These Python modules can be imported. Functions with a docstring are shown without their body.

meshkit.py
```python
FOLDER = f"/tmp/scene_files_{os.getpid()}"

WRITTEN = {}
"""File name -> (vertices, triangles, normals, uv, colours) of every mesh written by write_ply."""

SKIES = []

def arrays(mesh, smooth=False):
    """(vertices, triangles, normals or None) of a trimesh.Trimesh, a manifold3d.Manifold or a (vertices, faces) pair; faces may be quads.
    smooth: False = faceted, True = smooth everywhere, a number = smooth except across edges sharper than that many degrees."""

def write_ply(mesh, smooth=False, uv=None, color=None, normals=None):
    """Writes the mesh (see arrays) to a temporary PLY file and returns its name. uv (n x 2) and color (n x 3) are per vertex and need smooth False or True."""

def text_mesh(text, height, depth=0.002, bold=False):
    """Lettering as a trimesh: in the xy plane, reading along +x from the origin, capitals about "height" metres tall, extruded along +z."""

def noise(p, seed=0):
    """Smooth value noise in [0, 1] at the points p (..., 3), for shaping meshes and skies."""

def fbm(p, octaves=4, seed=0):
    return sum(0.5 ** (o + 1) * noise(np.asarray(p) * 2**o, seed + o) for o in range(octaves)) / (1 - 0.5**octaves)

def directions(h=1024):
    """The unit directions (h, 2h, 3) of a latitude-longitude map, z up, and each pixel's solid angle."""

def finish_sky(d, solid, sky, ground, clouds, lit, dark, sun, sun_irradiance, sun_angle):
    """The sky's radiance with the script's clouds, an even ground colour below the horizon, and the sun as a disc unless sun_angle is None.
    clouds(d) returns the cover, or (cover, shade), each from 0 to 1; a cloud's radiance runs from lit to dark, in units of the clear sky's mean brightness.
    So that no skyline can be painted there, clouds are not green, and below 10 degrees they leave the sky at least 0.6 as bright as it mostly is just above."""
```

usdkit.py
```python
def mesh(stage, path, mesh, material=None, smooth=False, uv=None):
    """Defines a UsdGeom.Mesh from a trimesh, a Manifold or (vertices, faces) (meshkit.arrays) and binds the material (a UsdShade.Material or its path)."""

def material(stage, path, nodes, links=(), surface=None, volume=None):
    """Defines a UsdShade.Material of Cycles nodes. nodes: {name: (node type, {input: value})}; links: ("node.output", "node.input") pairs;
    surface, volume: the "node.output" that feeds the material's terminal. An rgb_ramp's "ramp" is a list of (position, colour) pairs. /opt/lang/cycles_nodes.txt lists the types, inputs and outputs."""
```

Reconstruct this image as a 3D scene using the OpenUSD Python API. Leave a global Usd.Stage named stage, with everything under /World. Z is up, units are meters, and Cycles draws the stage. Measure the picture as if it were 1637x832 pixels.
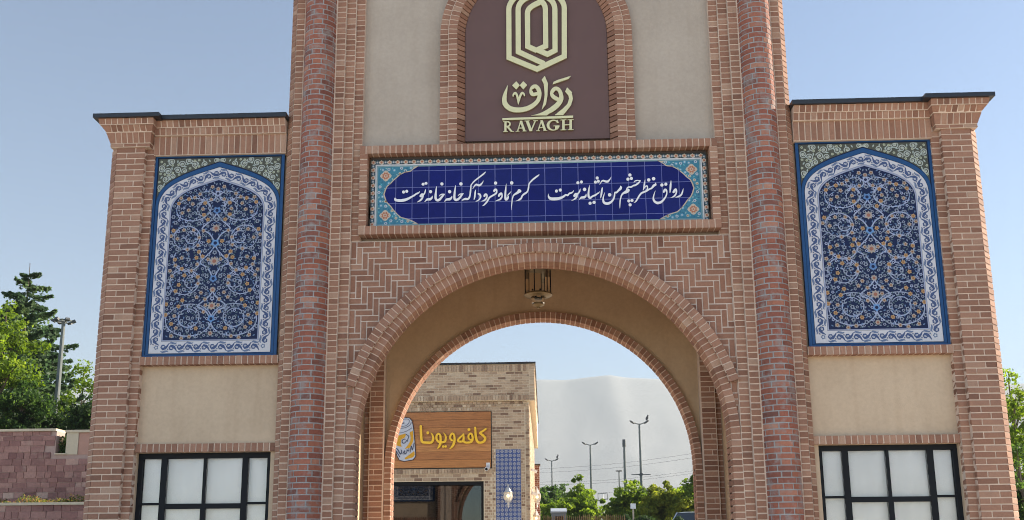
import math, random
import numpy as np, trimesh, usdkit
from pxr import Usd, UsdGeom, UsdLux, UsdShade, Gf, Sdf, Vt
from shapely.geometry import Polygon, MultiPolygon, Point, LineString, box as sbox
from shapely.ops import unary_union
from shapely import affinity

random.seed(7); RNG = np.random.default_rng(7)
stage = Usd.Stage.CreateInMemory()
UsdGeom.SetStageUpAxis(stage, 'Z'); UsdGeom.SetStageMetersPerUnit(stage, 1.0)
UsdGeom.Xform.Define(stage, '/World'); UsdGeom.Scope.Define(stage, '/World/Looks')

# ---------------------------------------------------------------- camera
EYE = np.array([0.023, -10.54, 1.6]); YAW, PITCH, ROLL = -0.03371, 0.19630, -0.008379
FPX, PY, PW, PH = 1478.26, 169.98, 1637, 832
def basis():
    cy, sy, cp, sp, cr, sr = math.cos(YAW), math.sin(YAW), math.cos(PITCH), math.sin(PITCH), math.cos(ROLL), math.sin(ROLL)
    f = np.array([sy*cp, cy*cp, sp]); r = np.array([cy, -sy, 0]); u = np.cross(r, f)
    return cr*r + sr*u, -sr*r + cr*u, f
CR, CU, CF = basis()
cam = UsdGeom.Camera.Define(stage, '/World/camera')
M = np.eye(4); M[0, :3], M[1, :3], M[2, :3], M[3, :3] = CR, CU, -CF, EYE
cam.AddTransformOp().Set(Gf.Matrix4d(M.tolist()))
AP = 36.0
cam.CreateHorizontalApertureAttr(AP); cam.CreateFocalLengthAttr(FPX/PW*AP)
cam.CreateVerticalApertureOffsetAttr(PY/PW*AP); cam.CreateHorizontalApertureOffsetAttr(0.0)
cam.CreateClippingRangeAttr(Gf.Vec2f(0.05, 60000)); cam.CreateFStopAttr(0.0)
cam.CreateExposureAttr(1.84)
def at(px, py, Y):
    """The point on the plane y = Y that the photograph shows at pixel (px, py)."""
    px, py = np.asarray(px, float), np.asarray(py, float)
    d = CF + ((px-PW/2)/FPX)[..., None]*CR - ((py-PH/2-PY)/FPX)[..., None]*CU
    return EYE + d*((Y-EYE[1])/d[..., 1])[..., None]
def pixels(P):
    d = np.asarray(P, float)-EYE; z = d@CF
    return np.stack([PW/2+FPX*(d@CR)/z, PH/2+PY-FPX*(d@CU)/z], -1)

HAZE = .0003
# ---------------------------------------------------------------- sun and sky
SUN_EL = math.radians(27); SUN_AZ = math.atan2(0.925, 0.38)
SUN = np.array([math.sin(SUN_AZ)*math.cos(SUN_EL), math.cos(SUN_AZ)*math.cos(SUN_EL), math.sin(SUN_EL)])
sun = UsdLux.DistantLight.Define(stage, '/World/sun')
zx = np.cross([0, 0, 1], SUN); zx /= np.linalg.norm(zx); zy = np.cross(SUN, zx)
M = np.eye(4); M[0, :3], M[1, :3], M[2, :3] = zx, zy, SUN
sun.AddTransformOp().Set(Gf.Matrix4d(M.tolist()))
sun.CreateIntensityAttr(1.25); sun.CreateAngleAttr(0.5); sun.CreateColorAttr(Gf.Vec3f(1.0, 0.89, 0.72)); sun.CreateNormalizeAttr(True)
dome = UsdLux.DomeLight.Define(stage, '/World/sky')
dome.GetPrim().SetCustomDataByKey('kind', 'structure')
skym = usdkit.material(stage, '/World/Looks/sky_look', {
    'sky': ('sky_texture', {'sky_type': 'single_scattering', 'sun_disc': False, 'sun_elevation': SUN_EL, 'sun_rotation': SUN_AZ, 'altitude': 1200.0, 'air_density': 1.0, 'aerosol_density': 0.6, 'ozone_density': 1.0}),
    'bg': ('background_shader', {'strength': 0.06})}, [('sky.color', 'bg.color')])
skym.CreateSurfaceOutput('cycles').ConnectToSource(UsdShade.Shader(stage.GetPrimAtPath('/World/Looks/sky_look/bg')).CreateOutput('background', Sdf.ValueTypeNames.Token))
UsdShade.MaterialBindingAPI.Apply(dome.GetPrim()).Bind(skym)

# ---------------------------------------------------------------- helpers
NAMES = {}
def numbered(path):
    k = NAMES.get(path, 0); NAMES[path] = k+1
    return path if k == 0 else f'{path}_{k:03d}'
def path_of(o):
    return '/World' if o is None else str(o.GetPath())
def tag(o, label=None, cat=None, group=None, kind=None):
    for k, v in (('label', label), ('category', cat), ('group', group), ('kind', kind)):
        if v: o.SetCustomDataByKey(k, v)
    return o
def thing(name, label=None, cat=None, loc=(0, 0, 0), rotz=0.0, group=None):
    x = UsdGeom.Xform.Define(stage, numbered('/World/'+name)); x.AddTranslateOp().Set(Gf.Vec3d(*map(float, loc)))
    if rotz: x.AddRotateZOp().Set(math.degrees(rotz))
    return tag(x.GetPrim(), label, cat, group)
def copy_of(root, loc, rotz=0.0, label=None, group=None, scale=None):
    was = root.GetCustomData()
    x = UsdGeom.Xform.Define(stage, numbered('/World/'+root.GetName().rstrip('0123456789').rstrip('_')))
    x.GetPrim().GetReferences().AddInternalReference(root.GetPath())
    x.ClearXformOpOrder(); x.AddTranslateOp().Set(Gf.Vec3d(*map(float, loc)))
    x.AddRotateZOp().Set(math.degrees(rotz))
    if scale: x.AddScaleOp().Set(Gf.Vec3f(scale, scale, scale))
    x.GetPrim().SetInstanceable(True)
    return tag(x.GetPrim(), label or was['label'], was['category'], group or was.get('group'))
def flat_arrays(m):
    if isinstance(m, tuple): return np.asarray(m[0], float), np.asarray(m[1], int)
    return np.asarray(m.vertices, float), np.asarray(m.faces, int)
class MB:
    """Collects pieces; build() makes them ONE mesh of the scene."""
    def __init__(s): s.v, s.f, s.t, s.c, s.n = [], [], [], [], 0
    def add(s, m, tone=0.5, color=None):
        v, f = flat_arrays(m)
        if f.ndim == 2 and f.shape[1] == 4: f = np.vstack([f[:, [0, 1, 2]], f[:, [0, 2, 3]]])
        s.v.append(v); s.f.append(f+s.n); s.n += len(v)
        s.t.append(np.broadcast_to(np.asarray(tone, float), (len(v),)))
        s.c.append(np.broadcast_to(np.asarray(color if color is not None else (1, 1, 1), float), (len(v), 3)))
        return s
    def box(s, x0, x1, y0, y1, z0, z1, tone=0.5, color=None): return s.add(box(x0, x1, y0, y1, z0, z1), tone, color)
    def build(s, name, mat, parent=None, smooth=False, **kw):
        p = numbered(path_of(parent)+'/'+name)
        V, F = np.vstack(s.v), np.vstack(s.f)
        m = usdkit.mesh(stage, p, (V, F), mat, smooth=smooth)
        if not smooth or smooth is True:
            api = UsdGeom.PrimvarsAPI(m)
            T, C = np.concatenate(s.t), np.vstack(s.c)
            if len(m.GetPointsAttr().Get()) == len(T):
                api.CreatePrimvar('tone', Sdf.ValueTypeNames.FloatArray, 'vertex').Set(Vt.FloatArray.FromNumpy(T.astype(np.float32)))
                if any(c.min() < 1 for c in s.c): api.CreatePrimvar('paint', Sdf.ValueTypeNames.Color3fArray, 'vertex').Set(Vt.Vec3fArray.FromNumpy(C.astype(np.float32)))
        return tag(m.GetPrim(), **kw)
BOXF = np.array([[0, 1, 5], [0, 5, 4], [1, 3, 7], [1, 7, 5], [3, 2, 6], [3, 6, 7], [2, 0, 4], [2, 4, 6], [4, 5, 7], [4, 7, 6], [0, 2, 3], [0, 3, 1]])
def box(x0, x1, y0, y1, z0, z1):
    x0, x1 = min(x0, x1), max(x0, x1); y0, y1 = min(y0, y1), max(y0, y1); z0, z1 = min(z0, z1), max(z0, z1)
    return np.array([[x, y, z] for z in (z0, z1) for y in (y0, y1) for x in (x0, x1)], float), BOXF
def brick(x0, x1, y0, y1, z0, z1, j=0.0016):
    v, f = box(x0, x1, y0, y1, z0, z1)
    return v + RNG.uniform(-j, j, v.shape), f
def prism(poly, y0, y1):
    """A shapely polygon in the x-z plane, extruded from y0 (front) to y1."""
    polys = [g for g in getattr(poly, 'geoms', [poly]) if isinstance(g, Polygon) and g.area > 1e-7]
    vs, fs, n = [], [], 0
    for g in polys:
        m = trimesh.creation.extrude_polygon(g, abs(y1-y0), engine='earcut')
        v = np.array(m.vertices); vs.append(np.stack([v[:, 0], max(y0, y1)-v[:, 2], v[:, 1]], 1)); fs.append(np.array(m.faces)+n); n += len(v)
    return np.vstack(vs), np.vstack(fs)
def convex_prism(P0, P1):
    n = len(P0); v = np.vstack([P0, P1]); f = [[0, i, i+1] for i in range(1, n-1)] + [[n, n+i+1, n+i] for i in range(1, n-1)]
    for i in range(n): j = (i+1) % n; f += [[i, n+i, n+j], [i, n+j, j]]
    return v, np.array(f)
def voussoir(profile, a0, a1, zc, xc=0.0):
    """profile: (radius, y) corners of a convex section, swept from angle a0 to a1 about (xc, zc)."""
    p = np.array(profile)
    return convex_prism(*[np.stack([xc+p[:, 0]*math.cos(a), p[:, 1], zc+p[:, 0]*math.sin(a)], 1) for a in (a0, a1)])
def sector(r0, r1, a0, a1, zc, xc=0, n=64):
    t = np.linspace(a0, a1, n)
    return Polygon(np.vstack([np.stack([xc+r1*np.cos(t), zc+r1*np.sin(t)], 1), np.stack([xc+r0*np.cos(t), zc+r0*np.sin(t)], 1)[::-1]]))
def arcblock(cx, cy, r0, r1, a0, a1, z0, z1, n=3):
    t = np.linspace(a0, a1, n+1); P = [(cx+r1*math.cos(a), cy+r1*math.sin(a)) for a in t] + [(cx+r0*math.cos(a), cy+r0*math.sin(a)) for a in t[::-1]]
    k = len(P); v = np.array([(x, y, z) for z in (z0, z1) for x, y in P]); f = []
    for i in range(k): j = (i+1) % k; f += [[i, j, k+j], [i, k+j, k+i]]
    for i in range(n): q = k-1-i; f += [[i, q, q-1], [i, q-1, i+1], [k+i, k+q-1, k+q], [k+i, k+i+1, k+q-1]]
    return v, np.array(f)
def tube(pts, r, sides=8):
    p = np.asarray(pts, float); t = np.gradient(p, axis=0); t /= np.linalg.norm(t, axis=1, keepdims=True)+1e-12
    a = np.cross(t, np.where(np.abs(t[:, 2:]) < 0.9, [0, 0, 1.0], [1.0, 0, 0])); a /= np.linalg.norm(a, axis=1, keepdims=True)+1e-12
    b = np.cross(t, a); g = np.arange(sides)*2*np.pi/sides
    r = np.broadcast_to(np.asarray(r, float), (len(p),))
    v = p[:, None]+r[:, None, None]*(np.cos(g)[None, :, None]*a[:, None]+np.sin(g)[None, :, None]*b[:, None])
    i, j = np.meshgrid(np.arange(len(p)-1), np.arange(sides), indexing='ij')
    q = np.stack([i*sides+j, i*sides+(j+1) % sides, (i+1)*sides+(j+1) % sides, (i+1)*sides+j], -1).reshape(-1, 4)
    f = np.vstack([q[:, [0, 1, 2]], q[:, [0, 2, 3]]]); n = len(p)*sides
    caps = [[0, k+1, k] for k in range(1, sides-1)] + [[n-sides, n-sides+k, n-sides+k+1] for k in range(1, sides-1)]
    return v.reshape(-1, 3), np.vstack([f, caps])
def lathe(profile, cx, cy, sides=16, flat=0.0):
    p = np.array(profile, float); g = np.arange(sides)*2*np.pi/sides+flat
    v = np.stack([cx+p[:, :1]*np.cos(g), cy+p[:, :1]*np.sin(g), np.broadcast_to(p[:, 1:], (len(p), sides))], -1)
    i, j = np.meshgrid(np.arange(len(p)-1), np.arange(sides), indexing='ij')
    q = np.stack([i*sides+j, i*sides+(j+1) % sides, (i+1)*sides+(j+1) % sides, (i+1)*sides+j], -1).reshape(-1, 4)
    return v.reshape(-1, 3), np.vstack([q[:, [0, 1, 2]], q[:, [0, 2, 3]]])
def stroke_shape(strokes):
    """Pen strokes [(x, y, width), ...] as one shapely shape."""
    out = []
    for s in strokes:
        s = np.asarray(s, float)
        if len(s) == 1: out.append(Point(s[0, :2]).buffer(s[0, 2]/2, 5)); continue
        k = np.arange(len(s)); n = np.linspace(0, len(s)-1, (len(s)-1)*5+1)
        from scipy.interpolate import PchipInterpolator, CubicSpline
        x, y = (CubicSpline(k, s[:, i])(n) if len(s) > 2 else np.interp(n, k, s[:, i]) for i in (0, 1)); w = np.maximum(np.interp(n, k, s[:, 2]), 1.0)
        d = [Point(a, b).buffer(c/2, 4) for a, b, c in zip(x, y, w)]
        out += [d[i].union(d[i+1]).convex_hull for i in range(len(d)-1)]
    return unary_union(out)
def to_plane(shape, ox, oy, sc, Y, tol=0.6):
    """A shape traced in enlarged pixels of the photograph, as a shape in metres on the plane y = Y."""
    from shapely import transform
    return transform(shape.simplify(tol), lambda p: at(ox+p[:, 0]/sc, oy+p[:, 1]/sc, Y)[:, [0, 2]]).buffer(0)

# ---------------------------------------------------------------- materials
LOOKS = '/World/Looks/'
def plain(name, color, rough=0.7, noise=0.0, scale=6.0, bump=0.0, bscale=60.0, metal=0.0, spec=0.5, coat=0.0, **kw):
    n = {'p': ('principled_bsdf', {'base_color': color, 'roughness': rough, 'metallic': metal, 'specular_ior_level': spec, 'coat_weight': coat, **kw})}; l = []
    if noise or bump: n['geo'] = ('geometry', {})
    if noise:
        n['n'] = ('noise_texture', {'scale': scale, 'detail': 5.0, 'roughness': 0.6})
        n['r'] = ('rgb_ramp', {'ramp': [(0.25, tuple(c*(1-noise) for c in color)), (0.75, tuple(min(1, c*(1+noise)) for c in color))]})
        l += [('geo.position', 'n.vector'), ('n.fac', 'r.fac'), ('r.color', 'p.base_color')]
    if bump:
        n['bn'] = ('noise_texture', {'scale': bscale, 'detail': 4.0}); n['b'] = ('bump', {'strength': bump, 'distance': 0.01})
        l += [('geo.position', 'bn.vector'), ('bn.fac', 'b.height'), ('b.normal', 'p.normal')]
    return usdkit.material(stage, LOOKS+name, n, l, surface='p.BSDF')
def toned(name, ramp, rough=0.85, stain=None, stain_scale=3.0, stain_amount=(0.5, 0.75), grain=0.18, bump=0.35, gscale=45.0):
    """Colour by each piece's own tone, with grain, and stains of another colour."""
    n = {'a': ('attribute', {'attribute': 'tone'}), 'r': ('rgb_ramp', {'ramp': ramp}), 'geo': ('geometry', {}),
         'g': ('noise_texture', {'scale': gscale, 'detail': 5.0, 'roughness': 0.65}), 'gr': ('rgb_ramp', {'ramp': [(0.2, (1-grain,)*3), (0.8, (1+grain,)*3)]}),
         'm': ('mix', {'mix_type': 'multiply', 'fac': 1.0}), 'p': ('principled_bsdf', {'roughness': rough, 'specular_ior_level': 0.3}),
         'b': ('bump', {'strength': bump, 'distance': 0.006})}
    n['so'] = ('noise_texture', {'scale': 1.3, 'detail': 7.0, 'roughness': 0.7}); n['sor'] = ('rgb_ramp', {'ramp': [(0.3, (.80, .80, .81)), (0.5, (1, 1, 1)), (0.72, (1.12, 1.10, 1.07))]}); n['som'] = ('mix', {'mix_type': 'multiply', 'fac': 1.0})
    l = [('a.fac', 'r.fac'), ('geo.position', 'g.vector'), ('g.fac', 'gr.fac'), ('r.color', 'som.color1'), ('geo.position', 'so.vector'), ('so.fac', 'sor.fac'), ('sor.color', 'som.color2'), ('som.color', 'm.color1'), ('gr.color', 'm.color2'), ('g.fac', 'b.height'), ('b.normal', 'p.normal')]
    if stain:
        n['s'] = ('noise_texture', {'scale': stain_scale, 'detail': 6.0, 'roughness': 0.65}); n['sr'] = ('map_range', {'from_min': stain_amount[0], 'from_max': stain_amount[1], 'to_min': 0.0, 'to_max': 0.85, 'clamp': True})
        n['sm'] = ('mix', {'mix_type': 'mix', 'color2': stain})
        l += [('geo.position', 's.vector'), ('s.fac', 'sr.value'), ('sr.result', 'sm.fac'), ('m.color', 'sm.color1'), ('sm.color', 'p.base_color')]
    else: l.append(('m.color', 'p.base_color'))
    return usdkit.material(stage, LOOKS+name, n, l, surface='p.BSDF')
def painted(name, rough=0.4, coat=0.0):
    n = {'a': ('attribute', {'attribute': 'paint'}), 'geo': ('geometry', {}), 'g': ('noise_texture', {'scale': 30.0, 'detail': 3.0}), 'gr': ('rgb_ramp', {'ramp': [(0.2, (0.85,)*3), (0.8, (1.1,)*3)]}),
         'm': ('mix', {'mix_type': 'multiply', 'fac': 1.0}), 'p': ('principled_bsdf', {'roughness': rough, 'coat_weight': coat, 'specular_ior_level': 0.22})}
    return usdkit.material(stage, LOOKS+name, n, [('a.color', 'm.color1'), ('geo.position', 'g.vector'), ('g.fac', 'gr.fac'), ('gr.color', 'm.color2'), ('m.color', 'p.base_color')], surface='p.BSDF')
def leafy(name, ramp):
    n = {'a': ('attribute', {'attribute': 'tone'}), 'r': ('rgb_ramp', {'ramp': ramp}), 'd': ('principled_bsdf', {'roughness': 0.55, 'specular_ior_level': 0.3}), 't': ('translucent_bsdf', {}),
         'h': ('hsv', {'saturation': 1.1, 'value': 2.3, 'hue': 0.48}), 'x': ('mix_closure', {'fac': 0.5})}
    return usdkit.material(stage, LOOKS+name, n, [('a.fac', 'r.fac'), ('r.color', 'd.base_color'), ('r.color', 'h.color'), ('h.color', 't.color'), ('d.BSDF', 'x.closure1'), ('t.BSDF', 'x.closure2')], surface='x.closure')
def pane(name, tint=(0.9, 0.92, 0.92), gloss=(1, 1, 1), rough=0.02):
    n = {'t': ('transparent_bsdf', {'color': tint}), 'g': ('glossy_bsdf', {'color': gloss, 'roughness': rough}), 'f': ('fresnel', {'IOR': 1.5}), 'x': ('mix_closure', {})}
    return usdkit.material(stage, LOOKS+name, n, [('f.fac', 'x.fac'), ('t.BSDF', 'x.closure1'), ('g.BSDF', 'x.closure2')], surface='x.closure')
def glow(name, color, strength):
    return usdkit.material(stage, LOOKS+name, {'e': ('emission', {'color': color, 'strength': strength})}, [], surface='e.emission')

PALE_MORTAR = plain('pale_mortar', (0.61, 0.47, 0.38), 0.9, 0.12, 9, 0.3, 120)
GREY_MORTAR = plain('grey_mortar', (0.31, 0.305, 0.31), 0.9, 0.15, 9, 0.3, 120)
HERR_MORTAR = plain('lilac_grey_mortar', (0.57, 0.465, 0.405), 0.9, 0.12, 9, 0.3, 120)
CAFE_MORTAR = plain('cafe_mortar', (0.62, 0.53, 0.40), 0.9, 0.1, 9)
BRICK = toned('terracotta_brick', [(0, (0.175, 0.087, 0.060)), (0.25, (0.255, 0.126, 0.084)), (0.75, (0.32, 0.172, 0.118)), (1, (0.39, 0.255, 0.185))])
HERR = toned('herringbone_brick_look', [(0, (0.15, 0.068, 0.047)), (0.25, (0.235, 0.113, 0.075)), (0.75, (0.30, 0.155, 0.104)), (1, (0.37, 0.22, 0.155))])
COLB = toned('red_column_brick', [(0, (0.15, 0.066, 0.054)), (0.4, (0.26, 0.090, 0.062)), (0.8, (0.32, 0.125, 0.082)), (1, (0.39, 0.20, 0.14))], stain=(0.265, 0.225, 0.215), stain_scale=6.0, stain_amount=(0.51, 0.66))
CAFEB = toned('pale_yellow_brick', [(0, (0.19, 0.12, 0.085)), (0.2, (0.35, 0.245, 0.17)), (0.7, (0.45, 0.34, 0.24)), (1, (0.55, 0.45, 0.335))])
def plaster(name, c):
    n = {'geo': ('geometry', {}), 'a': ('noise_texture', {'scale': 1.1, 'detail': 7.0, 'roughness': .62}), 'mp': ('mapping', {'scale': (7.0, 7.0, .55)}), 'st': ('noise_texture', {'scale': 1.0, 'detail': 5.0}), 'f': ('noise_texture', {'scale': 26.0, 'detail': 6.0}),
         'ra': ('rgb_ramp', {'ramp': [(.3, (.90, .89, .88)), (.7, (1.06, 1.06, 1.06))]}), 'rs': ('rgb_ramp', {'ramp': [(.32, (.95, .94, .93)), (.5, (1, 1, 1))]}), 'rf': ('rgb_ramp', {'ramp': [(.3, (.95, .95, .95)), (.7, (1.04, 1.04, 1.04))]}),
         'm1': ('mix', {'mix_type': 'multiply', 'fac': 1.0, 'color1': c}), 'm2': ('mix', {'mix_type': 'multiply', 'fac': 1.0}), 'm3': ('mix', {'mix_type': 'multiply', 'fac': 1.0}), 'p': ('principled_bsdf', {'roughness': .92, 'specular_ior_level': .2}), 'bn': ('noise_texture', {'scale': 90.0, 'detail': 5.0}), 'b': ('bump', {'strength': .3, 'distance': .006})}
    return usdkit.material(stage, LOOKS+name, n, [('geo.position', 'a.vector'), ('geo.position', 'mp.vector'), ('mp.vector', 'st.vector'), ('geo.position', 'f.vector'), ('a.fac', 'ra.fac'), ('st.fac', 'rs.fac'), ('f.fac', 'rf.fac'), ('ra.color', 'm1.color2'), ('m1.color', 'm2.color1'), ('rs.color', 'm2.color2'), ('m2.color', 'm3.color1'), ('rf.color', 'm3.color2'), ('m3.color', 'p.base_color'), ('geo.position', 'bn.vector'), ('bn.fac', 'b.height'), ('b.normal', 'p.normal')], surface='p.BSDF')
PLASTER = plaster('beige_plaster', (0.52, 0.395, 0.285))
PLASTER_GREY = plaster('warm_grey_plaster', (0.42, 0.355, 0.30))
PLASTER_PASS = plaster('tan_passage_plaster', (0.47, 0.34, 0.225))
BLACK = plain('black_steel', (0.006, 0.007, 0.010), 0.6, spec=.2)
CAP = plain('dark_metal_flashing', (0.018, 0.02, 0.025), 0.4, metal=0.0)
CURTAIN = plain('white_curtain', (0.86, 0.83, 0.82), 0.9, 0.05, 3.0)
GLASS = pane('window_glass', (.985, .985, .985))

# ---------------------------------------------------------------- bricks kept one by one
class Bag:
    """Bricks of one kind. The largest in view become meshes of their own, the rest one joined mesh."""
    def __init__(s, name, mat, keep=300): s.name, s.mat, s.keep, s.items = name, mat, keep, []
    def add(s, parent, m, tone=None):
        v, f = flat_arrays(m)
        s.items.append((parent, v, f, RNG.beta(2.2, 2.2) if tone is None else tone))
    def flush(s, rest_parent, rest_name):
        def size(v):
            p = pixels(v); lo, hi = p.min(0), p.max(0); c = (lo+hi)/2
            return (hi-lo).prod() if -5 < c[0] < PW+5 and -5 < c[1] < PH+5 else -1
        order = sorted(range(len(s.items)), key=lambda i: -size(s.items[i][1])); single = set(order[:s.keep]); rest = MB()
        for i, (parent, v, f, t) in enumerate(s.items):
            if i in single: MB().add((v, f), t).build(s.name, s.mat, parent)
            else: rest.add((v, f), t)
        if rest.n: rest.build(rest_name, s.mat, rest_parent, kind='stuff')
PITCH_Z, JOINT = 0.0731, 0.0138
PROUD = 0.005        # how far a brick stands out of its joints
def courses(z0, z1, pitch=PITCH_Z, phase=0.0):
    n = max(1, round((z1-z0)/pitch)); p = (z1-z0)/n
    return [(z0+i*p+JOINT/2, z0+(i+1)*p-JOINT/2, i) for i in range(n)]

# ================================================================ the gateway
gate = thing('brick_gateway', 'large terracotta brick gateway with a round arch, two round columns and two lower wings', 'gateway')
REAR = 2.55; TOP = 9.6
REAR_CORES, REAR_BRICKS = [], []
def plan_prism(P, z0, z1):
    P = np.asarray(P, float); return convex_prism(np.column_stack([P, np.full(len(P), z0)]), np.column_stack([P, np.full(len(P), z1)]))
def core(name, pieces, mat, parent=gate, rear=True, **kw):
    m = MB()
    for p in pieces: m.add(p)
    if rear and name != 'sill_course': REAR_CORES.append((m, mat))
    return m.build(name, mat, parent, **kw)
def sx(s, a, b): return (min(s*a, s*b), max(s*a, s*b))
pier_b, strip_b, col_b, vous_b, herr_b, sold_b, jamb_b, niche_b = (Bag(n, m) for n, m in (
    ('pier_brick', BRICK), ('header_brick', BRICK), ('column_brick', COLB), ('voussoir', BRICK), ('herringbone_brick', HERR), ('soldier_brick', BRICK), ('jamb_brick', BRICK), ('niche_brick', BRICK)))
ZC = 2.81; R_IN, R_AB, R_OUT = 2.155, 2.262, 2.37
D1 = 0.15
for s in (-1, 1):
    # ---- outer pier of the wing: front face, chamfered outer corner, narrow recessed strip towards the window
    P = [core('pier', [box(*sx(s, 4.856, 5.205), PROUD, D1, 0, 6.85), box(*sx(s, 4.753, 4.856), .06+PROUD, D1, 0, 6.85),
                       plan_prism([(s*5.203, PROUD), (s*5.320, .12+PROUD), (s*5.320, D1), (s*5.203, D1)], 0, 6.85)], PALE_MORTAR)]
    P = P[0]
    for z0, z1, i in courses(0, 6.535):
        cuts = [4.856, 4.856+.118, 5.205] if (i % 2) == 0 else [4.856, 4.856+.226, 5.205]
        for a, b in zip(cuts[:-1], cuts[1:]):
            pier_b.add(P, brick(*sx(s, a+(JOINT/2 if a > 4.86 else 0), b-(JOINT/2 if b < 5.2 else 0)), 0, .1, z0, z1))
        strip_b.add(P, brick(*sx(s, 4.753, 4.852), .06, .14, z0, z1))
        v, f = plan_prism([(s*5.209, .0), (s*5.323, .118), (s*5.323, .145), (s*5.209, .145)], z0, z1)
        pier_b.add(P, (v+RNG.uniform(-.0015, .0015, v.shape), f))
    # ---- cornice over the pier and over the wing, of bricks on end leaning outwards
    def lean(x0, x1, ys, zs, e0=0.0, e1=0.0):
        """A brick on end between x0 and x1 whose front leans from ys[0] at zs[0] to ys[1] at zs[1]; e0, e1 widen its top."""
        a, b = ys; P0 = [(x0, a, zs[0]), (x0-e0, b, zs[1]), (x0-e0, .12, zs[1]), (x0, .12, zs[0])]; P1 = [(x1, a, zs[0]), (x1+e1, b, zs[1]), (x1+e1, .12, zs[1]), (x1, .12, zs[0])]
        P0, P1 = np.array(P0), np.array(P1)
        if s < 0: P0[:, 0] *= -1; P1[:, 0] *= -1
        v, f = convex_prism(P0, P1); return v+RNG.uniform(-.0012, .0012, v.shape), f
    ROWS = ((3.105, 4.765, (.045, .03), (6.448, 6.68), 0, 0), (3.105, 4.75, (.0, -.02), (6.692, 6.77), 0, 0), (3.105, 4.73, (-.03, -.06), (6.78, 6.856), 0, 0), (4.79, 5.285, (-.022, -.022), (6.538, 6.572), .0, .0), (4.78, 5.285, (-.03, -.07), (6.582, 6.70), .02, .04), (4.75, 5.325, (-.075, -.13), (6.712, 6.775), .03, .05), (4.71, 5.385, (-.14, -.155), (6.785, 6.852), .0, .012))
    C = core('cornice', [lean(lo+.003, hi-.003, (ys[0]+PROUD, ys[1]+PROUD), (zs[0]-.007, zs[1]+.007 if zs[1] < 6.84 else zs[1]-.001), tl, th) for lo, hi, ys, zs, tl, th in ROWS]+[box(*sx(s, 3.10, 5.30), .10, D1, 6.44, 6.85)], PALE_MORTAR)
    for (lo, hi, ys, zs) in ((3.105, 4.765, (.045, .03), (6.448, 6.68)), (3.105, 4.75, (.0, -.02), (6.692, 6.77)), (3.105, 4.73, (-.03, -.06), (6.78, 6.856))):
        n = round((hi-lo)/PITCH_Z); p = (hi-lo)/n
        for i in range(n): sold_b.add(C, lean(lo+i*p+JOINT/2, lo+(i+1)*p-JOINT/2, ys, zs))
    for k, (lo, hi, ys, zs, tl, th) in enumerate(((4.79, 5.285, (-.022, -.022), (6.538, 6.572), .0, .0), (4.78, 5.285, (-.03, -.07), (6.582, 6.70), .02, .04), (4.75, 5.325, (-.075, -.13), (6.712, 6.775), .03, .05), (4.71, 5.385, (-.14, -.155), (6.785, 6.852), .0, .012))):
        n = 3 if k == 0 else round((hi-lo)/PITCH_Z); p = (hi-lo)/n
        for i in range(n): sold_b.add(C, lean(lo+i*p+(JOINT/2 if i else 0), lo+(i+1)*p-(JOINT/2 if i < n-1 else 0), ys, zs, tl if i == 0 else 0, th if i == n-1 else 0))
    cap = MB().add(plan_prism([(s*3.085, -.09), (s*4.70, -.09), (s*4.70, REAR+.09), (s*3.085, REAR+.09)], 6.858, 6.915))
    cap.add(plan_prism([(s*4.63, -.19), (s*5.45, -.19), (s*5.45, REAR+.19), (s*4.63, REAR+.19)], 6.853, 6.905))
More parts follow.
